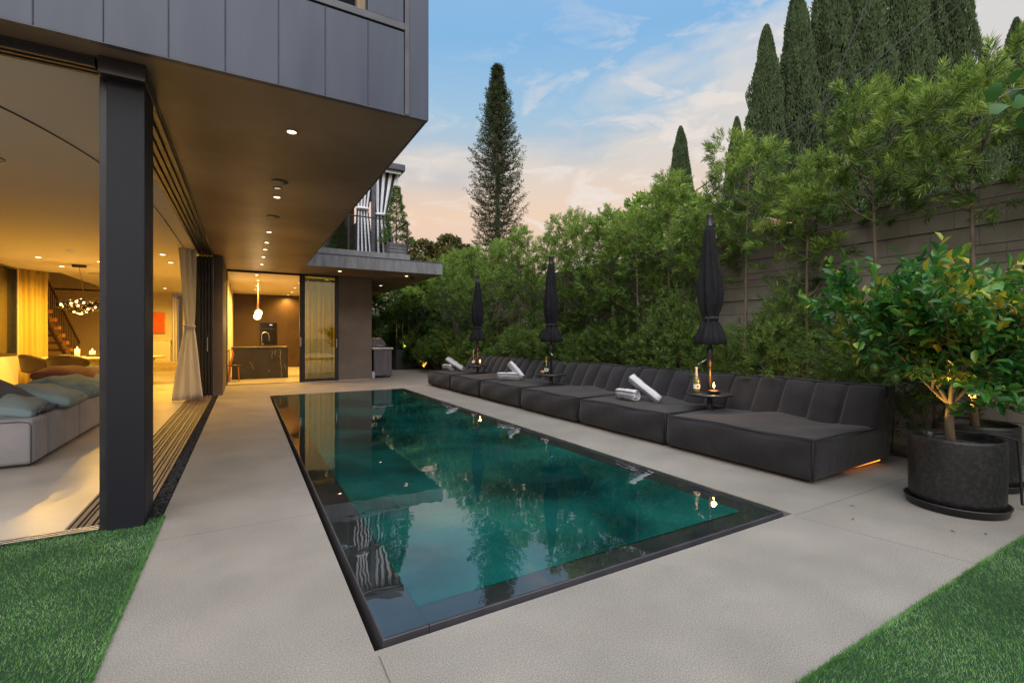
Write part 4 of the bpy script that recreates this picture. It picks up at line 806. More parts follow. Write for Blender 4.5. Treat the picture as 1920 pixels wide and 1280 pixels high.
# ---- umbrellas
def make_umb():
    t = thing('closed_umbrella', 'x', 'umbrella', group='closed black umbrellas standing through the sofa')
    q = MB(); q.lathe([(.024, .02), (.024, 2.55)], n=14); q.lathe([(.034, .90), (.034, 1.12), (.026, 1.13)], n=12); q.build('pole', M['black'], t)
    def fold(a, z):
        k = min(1, max(0, (2.5 - z) / .5)); d = .10 + .10 * k
        if z < 1.46: d = .22
        return 1 + d * math.cos(8 * a + 1.5 * math.sin(z * 3)) * (.7 + .3 * math.sin(a * 3 + z * 4)) + .05 * math.sin(a * 2 + z * 5)
    q = MB(); pr_ = [(.046, 2.575), (.058, 2.52), (.075, 2.38), (.088, 2.22), (.098, 2.10), (.105, 2.05), (.125, 1.90), (.130, 1.78), (.120, 1.65), (.098, 1.55), (.080, 1.49), (.078, 1.46), (.10, 1.41), (.135, 1.33), (.165, 1.24), (.178, 1.18), (.165, 1.165), (.10, 1.19), (.04, 1.25)]
    q.lathe(pr_, n=64, fn=fold); q.build('canopy', M['umb'], t)
    q = MB(); q.lathe([(.080, 1.50), (.094, 1.485), (.094, 1.465), (.080, 1.45)], n=32, fn=lambda a, z: 1 + .12 * math.cos(8 * a)); q.build('tie_strap', M['piping'], t)
    q = MB(); q.lathe([(.02, 2.56), (.052, 2.585), (.036, 2.60), (.036, 2.70), (.040, 2.71), (.040, 2.725), (.0001, 2.73)], n=20)
    for i in range(8): a = i * math.pi / 4; q.box(.036 * math.cos(a) - .004, .036 * math.cos(a) + .004, .036 * math.sin(a) - .004, .036 * math.sin(a) + .004, 2.61, 2.69)
    q.build('finial', M['black'], t)
    q = MB(); q.tube([(.0, -.03, .985), (.01, -.06, .985), (.05, -.075, .955), (.10, -.08, .925)], .007, 8); q.tube([(.10, -.08, .925), (.10, -.11, .92)], .010, 8); q.build('crank_handle', M['chrome'], t)
    return t
u0 = make_umb(); UY = [3.70, 7.06, 10.18]
for i, (y, rz, lb) in enumerate(zip(UY, (2.6, 5.0, 4.2), ['nearest and largest closed black umbrella, above the candle and clear bottle', 'middle closed black umbrella, above the table with the dark bottle', 'farthest closed black umbrella, nearest the house'])):
    o = u0 if i == 0 else copy_tree(u0); o.location = (4.86, y, 0); o.rotation_euler = (0, 0, rz); o['label'] = lb
# ---- small tables round the poles
def make_tab():
    t = thing('side_table', 'x', 'table', group='round black tables around the umbrella poles')
    q = MB(); q.lathe([(.026, .548), (.20, .543), (.262, .552), (.270, .563), (.268, .574), (.258, .580), (.026, .580)], n=48); q.build('table_top', M['black'], t)
    q = MB(); q.lathe([(.05, .385), (.05, .395), (.034, .402), (.030, .43), (.030, .51), (.046, .545)], n=20); q.build('stem', M['black'], t); return t
t0 = make_tab()
for i, (y, lb) in enumerate(zip(UY, ['round black table on the nearest umbrella pole with candle and clear bottle', 'round black table on the middle umbrella pole with one dark bottle', 'round black table on the farthest umbrella pole with dark bottle and red candle'])):
    o = t0 if i == 0 else copy_tree(t0); o.location = (4.86, y, 0); o['label'] = lb
TZ = .581
def bottle(loc, label, glass, foil, rz=0, sc=1):
    t = thing('bottle', label, 'bottle', loc, 'sparkling wine bottles on the side tables', rz); t.scale = (sc,) * 3
    q = MB(); q.lathe([(.0001, .012), (.03, .0), (.041, .002), (.043, .012), (.043, .13), (.040, .155), (.030, .185), (.020, .205), (.0165, .215)], n=24); q.build('glass', glass, t)
    q = MB(); q.lathe([(.022, .200), (.0178, .215), (.0150, .25), (.0150, .282), (.0178, .284), (.0178, .296), (.015, .305), (.0001, .307)], n=20); q.build('foil', foil, t)
    q = MB(); n = 14; q.sheet(n, 1, lambda u, v: (.0436 * math.cos((u - .5) * 2.4 - 1.57), .0436 * math.sin((u - .5) * 2.4 - 1.57), .045 + .055 * v)); q.build('label', M['label'], t)
    q = MB(); q.sheet(10, 1, lambda u, v: (.0441 * math.cos((u - .5) * .6 - 1.57), .0441 * math.sin((u - .5) * .6 - 1.57), .060 + .024 * v)); q.build('emblem', M['black'], t)
bottle((4.78, 3.83, TZ), 'clear olive glass bottle with pale foil beside the nearest candle', M['bottle_clear'], M['foil_pale'], -.5)
bottle((4.80, 7.13, TZ), 'dark green bottle with gold foil on the middle table', M['bottle'], M['foil'], -.4)
bottle((4.82, 10.33, TZ), 'dark bottle with gold foil on the farthest table', M['bottle'], M['foil'], -.3)
q = MB(); q.lathe([(.0001, .0), (.03, .001), (.042, .02), (.040, .055), (.036, .055), (.034, .01), (.0001, .008)], n=18); o = tag(q.build('cup', M['copper']), 'small copper cup beside the dark bottle on the middle table', 'cup'); o.location = (4.74, 7.16, TZ)
def candle(loc, label, s_=1, e=5):
    t = thing('oil_candle', label, 'candle', loc, 'oil candles in black bowls'); t.scale = (s_,) * 3
    q = MB(); q.lathe([(.0001, .0), (.055, .002), (.068, .02), (.072, .042), (.067, .044), (.060, .034), (.0001, .034)], n=28); q.tube([(.07, 0, .03), (.10, .0, .025), (.10, 0, .0)], .006, 6); q.build('bowl', M['black'], t)
    q = MB(); q.lathe([(.060, .0345), (.04, .039), (.012, .043), (.0001, .044)], n=24); q.build('oil', M['ember'], t)
    q = MB(); q.lathe([(.018, .044), (.020, .060), (.010, .064), (.004, .074)], n=12); q.build('wick_holder', M['black'], t)
    q = MB(); q.lathe([(.0001, .074), (.009, .082), (.0125, .094), (.009, .112), (.004, .128), (.0001, .140)], n=12); q.build('flame', M['flame'], t)
    l = lamp('candle_light', (0, 0, 0), e, (1, .45, .12), 'POINT', .03); l.parent = t; l.location = (0, 0, .16)
candle((4.80, 3.60, TZ), 'burning oil candle in black bowl on the nearest table', 1.0, 3.2)
candle((4.84, 10.00, TZ), 'burning oil candle glowing red on the farthest table', 1.0, 3.0)
# ---- rolled towels
def roll(loc, rz, tilt, Ln, rad, label, name='rolled_towel', twist=0):
    t = thing(name, label, 'towel', loc, 'rolled striped towels on the sofa')
    turns = 3.4; n = 90; q = MB()
    def f(u, v):
        a = u * turns * 2 * math.pi; r_ = .010 + (rad - .010) * u + .004 * math.sin(a * 2 + v * 7) + .0035 * math.sin(v * 17 + a * 3) + .003 * math.sin(v * 29); x = (v - .5) * Ln * (1 - .03 * math.sin(a * 1.7)); return (x, r_ * math.cos(a + twist), r_ * math.sin(a + twist))
    q.sheet(n, 8, f, mi=lambda i, j: 1 if int(i / 2.6) % 3 == 1 else 0)
    Mx = Matrix.Rotation(rz, 4, 'Z') @ Matrix.Rotation(tilt, 4, 'Y'); q.xf(Mx); q.build('cloth', [M['white'], M['greystripe']], t, thick=.007)
    if 0: q = MB(); q.sheet(3, 8, lambda u, v: ((v - .5) * Ln, rad * math.cos(twist + turns * 6.283 + u * .1) + u * .03, -rad * 1.0 + .004 + .0 * u)); q.xf(Mx); q.build('loose_edge', [M['white']], t, thick=.005)
SZ2 = .395
roll((4.50, 4.72, SZ2 + .075), R(-88), 0, .34, .078, 'rolled striped towel lying flat, lower one of the nearest pair')
roll((4.62, 4.52, SZ2 + .165), R(-66), R(36), .48, .068, 'rolled striped towel leaning diagonally, upper one of the nearest pair', twist=.7)
roll((4.52, 8.02, SZ2 + .080), R(-42), 0, .46, .082, 'rolled striped towel lying flat, lower one of the middle pair')
roll((4.66, 7.98, SZ2 + .19), R(-75), R(38), .44, .075, 'rolled striped towel leaning on the other, upper one of the middle pair', twist=2)
roll((4.50, 11.18, SZ2 + .080), R(-80), 0, .36, .08, 'rolled striped towel lying flat, lower one of the farthest pair')
roll((4.62, 10.98, SZ2 + .17), R(-62), R(26), .56, .072, 'rolled striped towel leaning diagonally, upper one of the farthest pair', twist=1.2)

# ================================================================== POTTED LEMON TREES
def pot(loc, label):
    t = thing('round_pot', label, 'plant pot', loc, 'round black pots with lemon trees'); q = MB()
    q.lathe([(.255, .03), (.268, .10), (.272, .40), (.270, .50), (.268, .518), (.262, .524), (.250, .522), (.246, .50), (.246, .45)], n=56); q.build('body', M['pot'], t)
    q = MB(); q.lathe([(.20, .001), (.280, .002), (.292, .05), (.297, .052), (.297, .058), (.288, .060), (.284, .03), (.20, .028)], n=56); q.build('saucer', M['black'], t)
    q = MB(); q.lathe([(.247, .455), (.16, .470), (.06, .480), (.0001, .485)], n=36, fn=lambda a, z: 1 + .02 * math.sin(a * 9)); q.build('soil', M['earth'], t)
    return t
pot((4.56, 1.37, 0), 'large round black pot in front, at the edge of the deck beside the turf')
pot((5.42, 1.50, 0), 'second round black pot behind the front one, cut by the right edge')
q = MB(); q.tube([(4.57, 1.58, .50), (4.68, 1.50, .530), (4.74, 1.32, .537), (4.78, 1.16, .53), (4.87, 1.12, .50), (4.885, 1.11, .3), (4.88, 1.10, .04), (4.95, 1.05, .012), (5.4, .96, .012)], .009, 8)
q.tube([(4.60, 1.52, .50), (4.76, 1.24, .545), (4.83, 1.14, .54)], .007, 6); tag(q.build('irrigation_pipe', M['wire']), 'thin black irrigation pipe looped over the rim of the front pot', 'pipe')
def make_lemon(seed, label, loc, h_, r_, n, rz=0):
    global rng; rng = np.random.default_rng(seed); t = thing('lemon_tree', label, 'tree', loc, 'lemon trees in round black pots'); q = MB(); tips = []
    q.tube([(0, 0, 0), (.01, .01, .14), (.0, .0, .26)], [.032, .027, .025], 10)
    def br(p, d, L_, r0, lv):
        n_ = 4; pts = [p]; dd = Vector(d)
        for i in range(n_): dd = (dd + Vector(rng.normal(0, .16, 3)) + Vector((0, 0, .05))).normalized(); pts.append(pts[-1] + dd * L_ / n_)
        q.tube(pts, [r0 * (1 - .5 * i / n_) for i in range(n_ + 1)], 6, caps=False)
        if lv >= 1:
            for i in range(1, n_ + 1): tips.append((pts[i], dd))
        if lv < 3:
            for k in range(3 if lv else 6):
                a = rng.uniform(0, 6.28) if lv else k * 1.047 + rng.uniform(-.3, .3); s_ = pts[rng.integers(1, n_ + 1)] if lv else pts[min(n_, 1 + k % 4)]
                v = Vector((math.cos(a), math.sin(a), rng.uniform(-.3, .7))); br(s_, (dd * .45 + v * .95).normalized(), L_ * .68, r0 * .55, lv + 1)
    for k in range(5): a = k * 1.257 + rz; br(Vector((0, 0, .25)), (math.cos(a) * .65, math.sin(a) * .65, .75), h_ * .34, .015, 0)
    q.build('trunk', M['bark2'], t)
    C = np.array([tuple(p) for p, _ in tips]); D = np.array([tuple(d_) for _, d_ in tips])
    C2, D2 = C, D; k = max(1, int(n / len(C)))
    P, dd, l, w_ = burst(C2, D2, k, .9, .085, .042, .20); keep = (P[:, 2] > .22) & (P[:, 2] < h_ * 1.3); P, dd, l, w_ = P[keep], dd[keep], l[keep], w_[keep]
    dd[:, 2] += .15; leaves('crown', P, dd, l, w_, M['lemon'], t, kind='broad', U=np.tile([0., 0., 1.], (len(P), 1)) + rng.normal(0, .45, (len(P), 3)))
    return t, tips
l1, tips1 = make_lemon(93, 'lemon tree with glossy leaves and lit trunk in the front black pot', (4.50, 1.38, .47), 1.62, .9, 7600); l1.scale = (1, 1, 1.12)
l2, tips2 = make_lemon(94, 'lemon tree in the second black pot at the right edge', (5.42, 1.50, .47), 1.62, .8, 6500, .6)
for i, (x, y, z) in enumerate([(-.56, .55, .49), (-.47, .36, .43), (-.30, .46, .62), (-.38, .1, .55)]):
    q = MB(); q.lathe([(.0001, -.036), (.014, -.032), (.028, -.014), (.029, .008), (.018, .026), (.007, .033), (.0001, .036)], (x * .75, y * .55, z), 14); q.tube([(x * .75, y * .55, z + .03), (x * .75 + .01, y * .55, z + .14), (x * .35, y * .25, z + .22)], .003, 5); q.build('fruit', M['fruit'], l1)
def uplight(loc, aim, label, e, spot=85, col_=(1, .58, .12), grp='garden uplights'):
    t = thing('uplight', label, 'garden light', loc, grp); q = MB(); q.lathe([(.022, 0), (.026, .01), (.030, .02), (.030, .085), (.026, .09), (.026, .075), (.0001, .074)], n=16); q.build('body', M['black'], t)
    q = MB(); q.lathe([(.025, .0765), (.0001, .078)], n=14); q.build('lens', M['lens'], t); lamp('light', (loc[0], loc[1], loc[2] + .10), e, col_, 'SPOT', .02, t, spot, .7, aim=aim)
uplight((4.40, 1.47, .47), (4.50, 1.38, 1.2), 'black uplight beside the trunk in the front pot', 9, 80)
uplight((5.33, 1.66, .47), (5.42, 1.50, 1.3), 'black uplight behind the trunk in the second pot', 45, 110)
# ---- far planter, grill, ground lights
pt = thing('planter_box', 'anthracite square planter with three thin canes at the garden end', 'planter', (5.40, 18.1, 0)); q = MB(); q.box(-.39, .39, -.39, .39, 0, .76); q.box(-.36, .36, -.36, .36, .70, .745); q.build('box', M['planter'], pt, bevel=.006)
q = MB(); q.box(-.355, .355, -.355, .355, .746, .752); q.build('soil', M['earth'], pt)
rng = np.random.default_rng(3)
for i, (x, lb) in enumerate([(-.30, 'left cane plant in the anthracite planter'), (-.02, 'middle cane plant in the anthracite planter'), (.26, 'right cane plant in the anthracite planter')]):
    t = thing('bamboo', lb, 'plant', (5.40 + x, 18.0 + .1 * i, .75), 'thin cane plants in the anthracite planter'); q = MB(); q.tube([(0, 0, 0), (.01, 0, 1.0), (.02, .02, 2.2)], [.013, .012, .007], 7)
    q.build('cane', M['bamboo'], t); n = 60; C = np.stack([rng.normal(0, .16, n), rng.normal(0, .16, n), rng.uniform(1.1, 2.5, n)], 1); P, dd, l, w_ = burst(C, rng.normal(size=(n, 3)) + [0, 0, .3], 9, .8, .13, .02, .1); leaves('crown', P, dd, l, w_, M['bamboo_leaf'], t)
t = thing('low_plant', 'small lit bushy plant between the canes in the planter', 'plant', (5.38, 17.95, .75)); n = 90; C = np.stack([rng.normal(0, .11, n), rng.normal(0, .11, n), rng.uniform(.03, .40, n)], 1); P, dd, l, w_ = burst(C, rng.normal(size=(n, 3)) + [0, 0, .6], 8, .8, .08, .022, .06); leaves('foliage', P, dd, l, w_, M['bamboo_leaf'], t)
uplight((5.38, 17.80, .75), (5.38, 18.02, 1.2), 'uplight in the anthracite planter', 40, 90)
uplight((5.95, 17.3, .0), (6.15, 17.6, .6), 'small ground uplight right of the anthracite planter', 25, 100)
uplight((5.75, 13.3, .0), (6.1, 13.6, .9), 'ground uplight in the hedge left of the farthest table', 40, 110)
uplight((3.60, 19.2, .0), (3.75, 19.9, 2.0), 'ground uplight behind the taupe pier', 60, 90)
uplight((5.9, 3.25, .0), (6.1, 3.5, .9), 'ground uplight behind the nearest sofa back', 9, 110)
gr = thing('barbecue_grill', 'stainless grill cart with closed grey hood beside the taupe pier', 'grill', (3.72, 14.75, 0))
q = MB(); q.box(-.30, .25, -.24, .34, .07, .86); q.build('cabinet', M['greysteel'], gr, bevel=.01)
q = MB(); q.box(-.36, .29, -.28, .36, .86, .925); q.build('side_shelf', M['chrome'], gr, bevel=.01)
q = MB(); q.add([(-.62, -.18, .927), (.02, -.18, .927), (.10, -.18, 1.02), (-.02, -.18, 1.19), (-.08, -.18, 1.22), (-.62, -.18, 1.22), (-.62, .34, .927), (.02, .34, .927), (.10, .34, 1.02), (-.02, .34, 1.19), (-.08, .34, 1.22), (-.62, .34, 1.22)], [(0, 1, 2, 3, 4, 5), (11, 10, 9, 8, 7, 6), (0, 6, 7, 1), (1, 7, 8, 2), (2, 8, 9, 3), (3, 9, 10, 4), (4, 10, 11, 5), (5, 11, 6, 0)]); q.build('hood', M['greysteel'], gr, bevel=.015)
for x in (-.24, .19):
    for y in (-.18, .28): q = MB(); q.tube([(x - .012, y, .035), (x + .012, y, .035)], .034, 12); q.build('wheel', M['black'], gr)
q = MB(); q.tube([(-.25, -.22, 1.0), (-.12, -.22, 1.0)], .012, 8); q.build('handle', M['chrome'], gr)
q = MB(); q.tube([(-.18, -.20, .955), (-.14, -.20, .99), (-.08, -.20, .99), (-.04, -.20, .95)], .02, 8); tag(q.build('folded_cloth', M['white']), 'crumpled white cloth on the side shelf of the grill', 'cloth'); bpy.data.objects['folded_cloth'].location = (3.72, 14.75, 0)
q = MB(); q.lathe([(.0001, 0), (.05, .0), (.055, .02), (.055, .17), (.03, .20), (.03, .22), (.0001, .22)], n=18); o = tag(q.build('gas_bottle', M['white']), 'small white bottle on the deck beside the grill base', 'bottle'); o.location = (3.36, 14.35, 0)
# vine over the upper right
vt = thing('grape_vine', 'grape vine shoot with broad green leaves hanging into the upper right corner', 'vine', (4.6, .9, 2.9)); q = MB(); rng = np.random.default_rng(17)
pts = [(1.99, -1.3, -2.89), (1.98, -1.25, -.9), (1.85, -1.0, -.1), (.9, -.25, .05), (.35, .03, .12), (.0, .10, .03), (-.20, .14, -.02), (-.33, .17, -.09), (-.42, .19, -.07), (-.50, .22, -.13)]; q.tube(pts, [.022, .018, .016, .012, .008, .006, .005, .004, .003, .002], 6); q.tube([(-.20, .14, -.02), (-.24, .15, .06), (-.24, .16, .10)], [.003, .0025, .0015], 5)
q.build('stem', M['bark'], vt)
cps = [(.55, -.1, .05), (.4, 0, .1), (.3, .03, .08), (.2, .05, .05), (.12, .07, -.02), (.05, .1, .06), (.0, .08, -.06), (-.06, .12, .03), (-.17, .13, -.03), (-.24, .155, .03), (-.45, .2, -.09), (-.40, .2, -.14), (.1, .1, -.12), (.22, .05, -.16), (.3, .04, -.25), (.36, 0, -.06), (.5, -.05, -.1)]
P = np.array(cps) + rng.normal(0, .01, (len(cps), 3)); D = rng.normal(0, .5, (len(cps), 3)) + [0, 0, -.6]; leaves('leaves', P, D, .10, .14, M['vine'], vt, kind='broad', U=np.tile([.5, .85, 0.], (len(P), 1)) + rng.normal(0, .3, (len(P), 3)))
# fallen leaves on the deck
for i, (x, y, a) in enumerate([(3.62, 1.62, .3), (3.95, 1.20, 1.0), (3.90, 1.75, 2.0), (4.08, 1.08, .5)]):
    q = MB(); q.add([(-.02, 0, .004), (0, .006, .007), (.02, 0, .004), (0, -.006, .009)], [(0, 1, 2, 3)]); o = tag(q.build('fallen_leaf', M['bark']), ['fallen brown leaf nearest the pool corner', 'fallen brown leaf midway between pool corner and turf', 'fallen brown leaf nearest the sofa', 'fallen brown leaf nearest the front pot and turf'][i], 'leaf', 'fallen leaves on the deck'); o.location = (x, y, 0); o.rotation_euler = (0, 0, a)

# ================================================================== INTERIOR
so_ = thing('living_room_sofa', 'low grey velvet sectional sofa behind the black column', 'sofa', (-2.6, 8, 0))
def soft(p, u, v, w_): return p + Vector((.01 * (1 - v * v) * (1 - w_ * w_) * (1 if u > .9 else 0), 0, .012 * (1 - u * u) * (1 - v * v) * (1 if w_ > .9 else 0)))
ysn = [6.17, 6.58, 7.62, 8.75, 9.9, 11.0]
for a, b in zip(ysn[:-1], ysn[1:]):
    q = MB(); q.rbox(-3.9 if a < 6.3 else -2.15, -1.77, a + .003, b - .003, .03, .465, .045, (6, 8, 4), soft); q.build('base', M['sofaint'], so_, world=True)
q = MB(); q.rbox(-3.9, -2.16, 6.59, 11.0, .03, .42, .05, (8, 16, 4), soft); q.build('seat', M['sofaint'], so_, world=True)
q = MB(); q.box(-3.8, -1.83, 6.25, 10.9, 0, .03); q.build('plinth', M['black'], so_, world=True)
q = MB(); q.tube([(-3.9, 6.173, .445), (-1.86, 6.173, .445), (-1.80, 6.173, .43), (-1.785, 6.173, .40), (-1.785, 6.173, .04)], .006, 6); q.build('piping', M['blanket'], so_, world=True)
def cushion(x, y, z, sx, sy, sz, rx, ry, rz, m_, label, name='cushion'):
    q = MB()
    def f(p, u, v, w_):
        k = (1 - abs(u) ** 2.5) * (1 - abs(v) ** 2.5); p.z *= .25 + .85 * max(0, k) ** .5; p.z += .012 * math.sin(u * 6 + v * 4) * k; return p
    q.rbox(-sx / 2, sx / 2, -sy / 2, sy / 2, -sz / 2, sz / 2, .03, (12, 12, 3), f)
    o = tag(q.build(name, m_), label, 'cushion', 'cushions on the living room sofa'); o.location = (x, y, z); o.rotation_euler = (rx, ry, rz); return o
cushion(-2.14, 6.62, .56, .62, .75, .20, R(2), R(12), .1, M['cush_blue'], 'pale blue cushion nearest, partly under the folded blanket')
cushion(-2.02, 7.40, .57, .62, .95, .22, R(-2), R(14), .05, M['cush_blue'], 'pale blue cushion just behind the folded blanket')
cushion(-2.02, 8.35, .58, .62, 1.0, .22, 0, R(15), -.05, M['cush_teal'], 'washed teal cushion in the middle of the row')
cushion(-2.05, 9.35, .57, .60, .9, .22, 0, R(14), 0, M['cush_blue'], 'pale cushion in front of the rust coloured one')
cushion(-2.35, 9.75, .66, .70, 1.4, .24, 0, R(8), .1, M['cush_red'], 'rust red knitted cushion at the back of the row')
cushion(-2.15, 10.6, .60, .60, .8, .26, 0, R(10), 0, M['cush_teal'], 'teal cushion farthest back in the row')
q = MB()
def bl(u, v):
    x = -2.75 + .95 * v; y = 6.35 + .62 * u + .05 * v; z = .845 - .40 * max(0, v - .35) ** 1.3 / .57 + .015 * math.sin(u * 7 + v * 3) - .20 * (1 - u) ** 3 * (1 - v); return (x, y, z)
q.sheet(16, 18, bl); q.sheet(16, 8, lambda u, v: (-2.15 + .36 * v, 6.42 + .52 * u, .56 - .06 * v + .008 * math.sin(u * 9)))
tag(q.build('folded_blanket', M['blanket'], thick=.028), 'slate grey blanket folded over the nearest cushion', 'blanket')
# tied curtain at the opening
drape(-.98, 11.1, .30, .15, .52, 2.99, 1.46, .02, 6, 'pale grey curtain tied at waist height at the end of the sliding door opening', None, 'tieback', m1='curtain', m2=None, depth=.055, shift=.03, n=72)
for o in bpy.data.objects:
    if o.get('label', '').startswith('pale grey curtain tied'): o.name = 'tied_curtain'; o.rotation_euler = (0, 0, R(20))
def fall(name, x0, y0, x1, y1, z0, z1, waves, amp, m_, label):
    q = MB(); L_ = math.hypot(x1 - x0, y1 - y0); nx, ny = -(y1 - y0) / L_, (x1 - x0) / L_
    def f(u, v): a = amp * math.sin(u * waves * 6.283 + .5 * math.sin(v * 3)) * (1 - .3 * v) + amp * .4 * math.sin(u * waves * 2.4 * 6.283 + v); return (x0 + (x1 - x0) * u + nx * a, y0 + (y1 - y0) * u + ny * a, z0 + (z1 - z0) * v)
    q.sheet(waves * 12, 6, f); return tag(q.build(name, m_, thick=.006), label, 'curtain')
fall('curtain', -5.0, 16.55, -4.62, 17.1, .02, 2.99, 4, .06, M['curtain_gold'], 'long gold cream curtain between the dark window and the staircase')
fall('curtain', 1.40, 14.55, 3.0, 14.75, .02, 2.95, 11, .07, M['curtain_gold'], 'gold curtain behind the glass sliding door of the kitchen')
# staircase rising towards the terrace, seen from its open right side
sc_ = thing('staircase', 'red brown open staircase with slim balusters behind the dining table', 'staircase', (-4.9, 18, 0))
NS = 12; ya, za, yb, zb = 18.35, .17, 15.9, 2.75
ya, yb = 18.9, 17.25
for i in range(NS):
    k = i / (NS - 1); y = 21.3 - k * 4.05; z = .18 + k * 2.55
    q = MB(); q.box(-6.2, -5.02, y - .02, y + .33, z - .075, z); q.build('tread', M['wood'], sc_, world=True, bevel=.004)
    q = MB(); q.box(-5.018, -4.92, y + .02, y + .28, z - .09, z + .02); q.build('tread_end', M['endgrain'], sc_, world=True)
q = MB(); q.bar((-6.05, 21.7, .0), (-6.05, 17.25, 2.75), .06, .22); q.bar((-5.1, 21.7, -.12), (-5.1, 17.25, 2.65), .05, .10); q.build('stringer', M['rail'], sc_, world=True)
q = MB(); q.bar((-4.97, 21.4, 1.05), (-4.97, 17.25, 3.62), .045, .06); q.build('handrail', M['rail'], sc_, world=True)
for i in range(26):
    k = i / 25; y = 21.35 - k * 4.0; z = .18 + (21.3 - y) / 4.05 * 2.55
    q = MB(); q.tube([(-4.97, y, z), (-4.97, y, z + .86)], .011, 5); q.build('baluster', M['rail'], sc_, world=True)
q = MB(); q.bar((-6.1, 18.0, 3.7), (-4.45, 18.0, 3.12), 1.2, .12); q.build('landing', M['rail'], sc_, world=True)
# dining table
dt = thing('dining_table', 'travertine dining table with rounded top and thick pedestal', 'table', (-3.1, 15.5, 0)); q = MB()
q.lathe([(.0001, .70), (.95, .70), (1.0, .715), (1.0, .745), (.95, .76), (.0001, .76)], n=48); q.v = [(a * 1.25, b * .62, c) for a, b, c in q.v]; q.build('table_top', M['travertine'], dt)
for x in (-.35, .75):
    q = MB(); q.lathe([(.16, 0), (.15, .3), (.18, .55), (.30, .70)], (x, 0, 0), 24); q.build('pedestal', M['travertine'], dt)
def dchair(loc, rz, label):
    t = thing('dining_chair', label, 'chair', loc, 'dark leather dining chairs at the travertine table', rz)
    def sh_(u, v): a = math.pi * (1.0 + u) + .0; r_ = .30 + .05 * v; hgt = .46 + .40 * v * (.55 + .45 * math.sin(math.pi * u)); return (r_ * math.cos(a) * 1.05, r_ * math.sin(a) * .95, hgt)
    q = MB(); q.sheet(24, 5, sh_); q.build('backrest', M['leather'], t, thick=.035)
    q = MB(); q.lathe([(.0001, .40), (.20, .41), (.29, .45), (.30, .48), (.0001, .49)], n=24); q.build('seat', M['leather'], t)
    for k in range(4): a = k * 1.57 + .78; q = MB(); q.tube([(.05 * math.cos(a), .05 * math.sin(a), .40), (.25 * math.cos(a), .25 * math.sin(a), .0)], [.018, .014], 6); q.build('leg', M['black'], t)
    return t
c0 = dchair((-4.15, 14.9, 0), -.7, 'dark leather chair at the left end of the dining table')
for o_, lc, rz, lb in [(c0, (-3.52, 14.35, 0), -.05, 'dark leather chair in the middle of the near side of the dining table'), (c0, (-2.62, 14.5, 0), .1, 'dark leather chair half hidden by the black column')]: copy_tree(o_, lc, rz, None, lb)
def wax(loc, h_, r_, label):
    t = thing('pillar_candle', label, 'candle', loc, 'lit pillar candles on the dining table'); q = MB(); q.lathe([(r_, 0), (r_, h_), (r_ * .8, h_ - .01), (.0001, h_ - .02)], n=18); q.build('wax', M['wax'], t)
    q = MB(); q.lathe([(.0001, h_ - .01), (.014, h_ + .02), (.0001, h_ + .06)], n=8); q.build('flame', M['flame'], t)
wax((-3.55, 15.1, .762), .20, .05, 'tall lit pillar candle on the dining table'); wax((-3.40, 15.7, .762), .14, .06, 'short wide lit candle behind the tray')
q = MB(); q.box(-3.42, -3.0, 15.25, 15.5, .762, .80); q.box(-3.45, -2.7, 15.3, 15.6, .802, .812); tag(q.build('tray', M['leather'], bevel=.003), 'dark rectangular tray with books between the dining table candles', 'tray')
# chandelier
ch = thing('chandelier', 'cluster chandelier of smoky glass globes above the dining table', 'chandelier', (-3.5, 15.05, 2.0)); rng = np.random.default_rng(9)
q = MB(); q.rbox(-.13, .13, -.04, .04, .94, 1.005, .01, (2, 1, 1)); q.build('ceiling_plate', M['black'], ch)
q = MB(); q.tube([(0, 0, .95), (.06, .0, .5), (.10, 0, .10)], .006, 5); q.build('cable', M['black'], ch)
G = [(-.33, 0, .03, .10), (-.24, .05, -.02, .09), (-.14, -.05, .06, .09), (-.13, .02, -.07, .10), (-.03, .06, .02, .09), (.03, -.04, -.10, .10), (.08, .0, .09, .11), (.13, .05, .0, .10), (.17, -.04, -.07, .09), (.24, .02, .05, .10), (.30, -.02, -.02, .10), (.33, .04, .09, .09), (-.05, -.02, .11, .07)]
for i, (x, y, z, r_) in enumerate(G):
    q = MB(); q.lathe([(max(1e-5, r_ * math.sin(a)), -r_ * math.cos(a)) for a in np.linspace(0, math.pi, 12)], (x, y, z), 18); q.build('globe', M['smoke'], ch)
    if i % 2 == 0: q = MB(); q.lathe([(max(1e-5, .022 * math.sin(a)), -.022 * math.cos(a)) for a in np.linspace(0, math.pi, 7)], (x, y, z), 10); q.build('bulb', M['bulb'], ch)
q = MB()
for i in range(len(G) - 1): q.tube([G[i][:3], G[i + 1][:3]], .006, 5)
q.build('frame', M['black'], ch); lamp('light', (-3.5, 15.05, 1.75), 60, (1, .6, .18), 'POINT', .2, ch)
